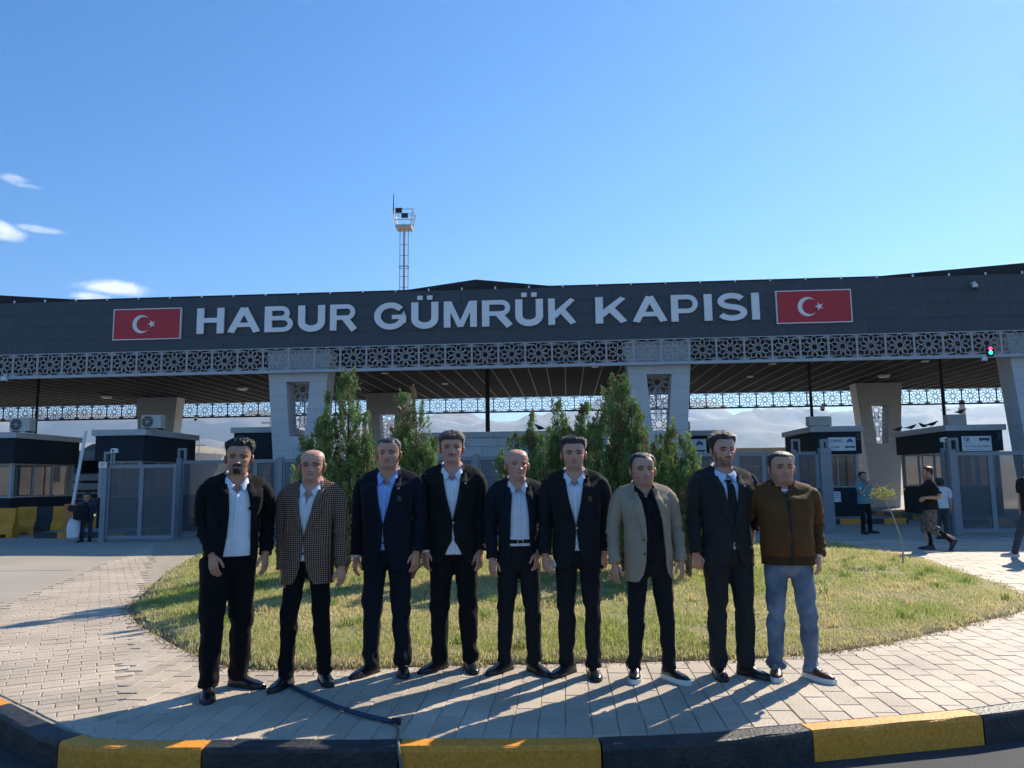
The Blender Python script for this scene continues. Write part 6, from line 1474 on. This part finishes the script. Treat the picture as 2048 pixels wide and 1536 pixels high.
m7 = P9('man in beige jacket over black polo wearing white soled sneakers', [(1270, 1355, -12), (1341, 1358, 24)], (1283, 905), [(1229, 1128), (1362, 1122)], group=GRP, seed=7, yaw=3, hyaw=2, bulk=1.012, belly=.03, jacket='suit', jacket_mat=bei, open=(.045, .115), hem=.765, shirt='polo', shirt_mat=bpl, neck_open=1.46, shirt_hem=.92, trouser_mat=trd_, leg=.98, hair='short', hair_side=.004, hair_top=.012, hl=.188, hair_col=(.028, .022, .019), beard='stubble', beard_level=.16, skin=(0.558, 0.298, 0.200), fat=.55, shoe='sneaker', sole_mat=solew, buttons=(1.10, .99), nose=1.12)
m8 = P9('bearded man in charcoal suit with black tie', [(1437, 1350, -10), (1494, 1350, 30)], (1445, 866), [(1392, 1108), (.27, .14, 1.04)], group=GRP, seed=8, yaw=6, hyaw=5, bulk=1.031, belly=.012, jacket='suit', jacket_mat=chr_, cut=.03, hem=.80, button=1.07, shirt='tie', shirt_mat=psh, trouser_mat=cloth('trousers_charcoal', (.024, .025, .026)), leg=1.08, hair='short', hair_side=.003, hair_top=.020, quiff=.010, hl=.184, hair_col=(.020, .017, .014), beard='full', beard_level=.62, beard_col=(.035, .026, .021), skin=(0.572, 0.309, 0.211), pin=True, hand_kind=('fist', 'relaxed'), elbows=(None, (.30, .17, 1.22)), hand_roll=(50, -30))
m9 = P9('stocky man in brown bomber jacket and blue jeans', [(1553, 1352, -10), (1626, 1356, 30)], (1562, 902), [(-.36, .25, 1.16), (1637, 1112)], group=GRP, seed=9, yaw=-7, hyaw=6, bulk=1.050, belly=.035, jacket='bomber', jacket_mat=brn, rib_mat=brnr, shirt='crew', shirt_mat=wsh, trouser_mat=jean, leg=1.05, hair='short', hair_side=.003, hair_top=.0075, hl=.180, scalp=.92, hair_col=(.035, .027, .021), brow_col=(.04, .03, .025), beard='stubble', beard_level=.22, beard_col=(.08, .065, .055), skin=(0.545, 0.298, 0.190), fat=.8, shoe='sneaker', shoe_mat=shoeb, sole_mat=solew, laces='tag', watch=1, elbows=((-.33, .13, 1.22), None), sleeve=1.18, wrinkle=1.5)
# phone and tissue held by hands
def held(sp, i, name, label, cat, size, m, off, rot):
    root, hf, s, yaw = sp['_']; M3, W_, el, path = hf[i]
    c = W_+M3 @ np.array(off); w = root.matrix_world
    bpy.context.view_layer.update(); p = root.matrix_world @ Vector(c)
    t = thing(name, label, cat, p, 0); t.rotation_euler = rot
    return t
phm = mat('phone_body', (.10, .105, .11), .3, metal=.4); lens2 = lensm
t = held(m6, 1, 'phone', 'grey phone held in the hand of the man with brown pocket square', 'phone', None, phm, (-.03, -.030, -.085), (rad(8), rad(24), rad(14)))
build('body', MB().bbox(-.036, .036, -.004, .004, -.075, .075, .003), phm, t); build('camera_bump', MB().bbox(-.030, .0, -.007, -.004, .03, .065, .001), darkm, t)
t = held(m6, 0, 'paper_slip', 'crumpled white paper slip held beside the bald man in the open suit', 'paper', None, whitem, (.030, -.028, -.075), (rad(10), rad(-20), rad(-10)))
pm = MB(); q = np.linspace(-.04, .04, 7); pm.grid(np.array([[(a, .004*math.sin(a*160+b*90), b) for a in q] for b in q])); pm.grid(np.array([[(a, .004*math.sin(a*160+b*90)+.0012, b) for a in q] for b in q])); build('sheet', pm, whitem, t, smooth=True)

# ---------------------------------------------------------------- people behind
tea = cloth('polo_teal', (.10, .25, .28)); tbk = cloth('tee_black', (.013, .014, .016)); twt = cloth('tee_white', (.6, .62, .66)); cam_ = mat('shorts_pattern', (.05, .045, .04), .85, col2=(.16, .15, .12), vscale=18); trg = cloth('trousers_grey', (.05, .055, .06)); jkb = cloth('jacket_blue_grey', (.05, .065, .095)); jn2 = cloth('jeans_dark', (.035, .05, .075))
def bg(label, uv, top, feet, hands, **k):
    pos = gnd(*uv); _, zt = atY(top[0], top[1], pos[1]); sp = dict(label=label, pos=pos, feet=feet, hands=hands, h=zt-.012, lod=k.pop('lod', 0), **k); person(sp); return sp
runner = bg('man in black tee shirt and patterned shorts striding past the gate', (1868, 1100), (1856, 932), [((-.06, -.06, 0), 0, 0), ((.10, .40, .14), 0, 0)], [(-.23, .02, .86), (.30, -.12, 1.12)], seed=21, yaw=-112, hyaw=10, lean=0, leany=-.02, bulk=1.08, shirt='crew', shirt_mat=tbk, shirt_hem=.86, trouser_mat=cam_, shorts=True, hair='short', hair_top=.014, hair_side=.007, hair_col=(.03, .022, .018), beard='full', beard_level=.5, foot_tilt=(0, 62), knees=((-.09, -.12, .50), (.09, -.02, .48)), elbows=((-.27, .06, 1.12), (.36, .14, 1.14)), shoe='sneaker', sole_mat=solek, lod=1)
# dark socks of the striding man
root, hf, s, yaw = runner['_']
for kn, an in ((np.array((-.09, -.12, .46)), np.array((-.06, -.05, .10))), (np.array((.09, .02, .46)), np.array((.10, .34, .20)))):
    pth = smooth_path([kn, kn*.6+an*.4+np.array((0, .02, 0)), an], 12); A = loft(pth, np.linspace(.062, .046, 12), np.linspace(.064, .048, 12), 14); mb = MB(); capped(mb, A); build('legging', mb, tbk, root, True)
bg('man in teal polo shirt walking with a hand at his mouth', (1733, 1067), (1737, 943), [((-.16, -.06, 0), 0, -12), ((.20, .05, 0), 0, 30)], [(-.05, -.26, 1.42), (.34, .06, .98)], seed=22, yaw=18, bulk=1.06, shirt='polo', shirt_mat=tea, neck_open=1.46, shirt_hem=.86, trouser_mat=trd_, leg=.98, hair='short', hair_top=.014, hair_side=.008, hair_col=(.02, .016, .013), beard='full', beard_level=.5, elbows=((-.22, -.16, 1.16), (.30, .10, 1.18)), hand_follow=True, shoe='sneaker', lod=1)
bg('person in white tee shirt and grey trousers behind the striding man', (1888, 1078), (1886, 955), [((-.08, 0, 0), 0, 0), ((.08, -.08, 0), 0, 0)], [(-.26, -.04, .86), (.28, -.05, .86)], seed=23, yaw=170, bulk=1.05, shirt='crew', shirt_mat=twt, shirt_hem=.90, trouser_mat=trg, hair='short', hair_top=.014, hair_side=.008)
lug = bg('person in blue grey jacket carrying a dark bundle past the barrier arm', (172, 1083), (172, 985), [((-.12, -.10, 0), 0, -8), ((.12, .06, 0), 0, 8)], [(-.13, -.27, 1.02), (.17, -.27, 1.06)], seed=24, yaw=8, bulk=1.15, jacket='suit', jacket_mat=jkb, open=(.03, .03), buttons=(), hem=.82, shirt='crew', shirt_mat=tbk, trouser_mat=jn2, leg=1.05, hair='short', hair_top=.016, hair_side=.008, elbows=((-.27, -.02, 1.14), (.29, -.04, 1.16)), hpitch=8, leany=-.06)
bg('person whose head shows over the shoulder of the brown bomber jacket', (1603, 1056), (1603, 941), [((-.1, 0, 0), 0, 0), ((.1, 0, 0), 0, 0)], [(-.26, -.04, .86), (.28, -.05, .86)], seed=25, yaw=5, bulk=1.05, shirt='crew', shirt_mat=jkb, shirt_hem=.90, trouser_mat=trg, hair='short', hair_top=.014, hair_side=.008)
g = gnd(2037, 1119); g2 = (g[0]+.42, g[1]+.10)
person(dict(label='person in jeans and grey sneakers stepping in beside the tall gate', pos=g2, feet=[((-.40, -.08, 0), 0, -55), ((.22, .12, 0), 0, -60)], hands=[(-.30, .05, .90), (.30, -.1, .92)], h=1.74, seed=26, yaw=-70, bulk=1.05, shirt='crew', shirt_mat=tbk, shirt_hem=.88, trouser_mat=jn2, hair='short', hair_top=.014, hair_side=.008, shoe='sneaker', shoe_mat=shoeg, sole_mat=solew, lod=0))
# carried bags
X, z = atY(166, 1048, 21.4); bagm = mat('bag_white', (.68, .70, .74), .5, var=.1, vscale=8, bump=.4, bscale=20); bund = cloth('bundle_dark', (.016, .018, .022), .8)
lp = gnd(172, 1083)
def sack(name, label, cat, c, w, d, h, m, handle=True):
    t = thing(name, label, cat, c, rad(10)); a = np.linspace(0, 2*math.pi, 22, endpoint=False); zz = np.linspace(0, 1, 12); rw = np.interp(zz, [0, .08, .5, .85, 1], [.62, .95, 1, .86, .55])
    Pq = np.array([np.stack([w*r_*np.cos(a), d*r_*np.sin(a), np.full(22, h*q_)], -1) for r_, q_ in zip(rw, zz)]); Pq = folds(Pq, .02, (14, 14, 9), 3); mb = MB(); capped(mb, Pq); build('bag_body', mb, m, t, True)
    if handle: build('bag_handle', MB().tube([(-w*.4, 0, h*.97), (-w*.2, 0, h*1.2), (w*.2, 0, h*1.2), (w*.4, 0, h*.97)], .012, 6), m, t)
sack('plastic_bag', 'white plastic bag hanging beside the person with the dark bundle', 'bag', (lp[0]-.22, lp[1]-.25, .10), .16, .10, .52, bagm)
sack('bundle', 'dark bundle held against the chest by the person at the barrier arm', 'bag', (lp[0]+.02, lp[1]-.34, .60), .20, .14, .40, bund, False)
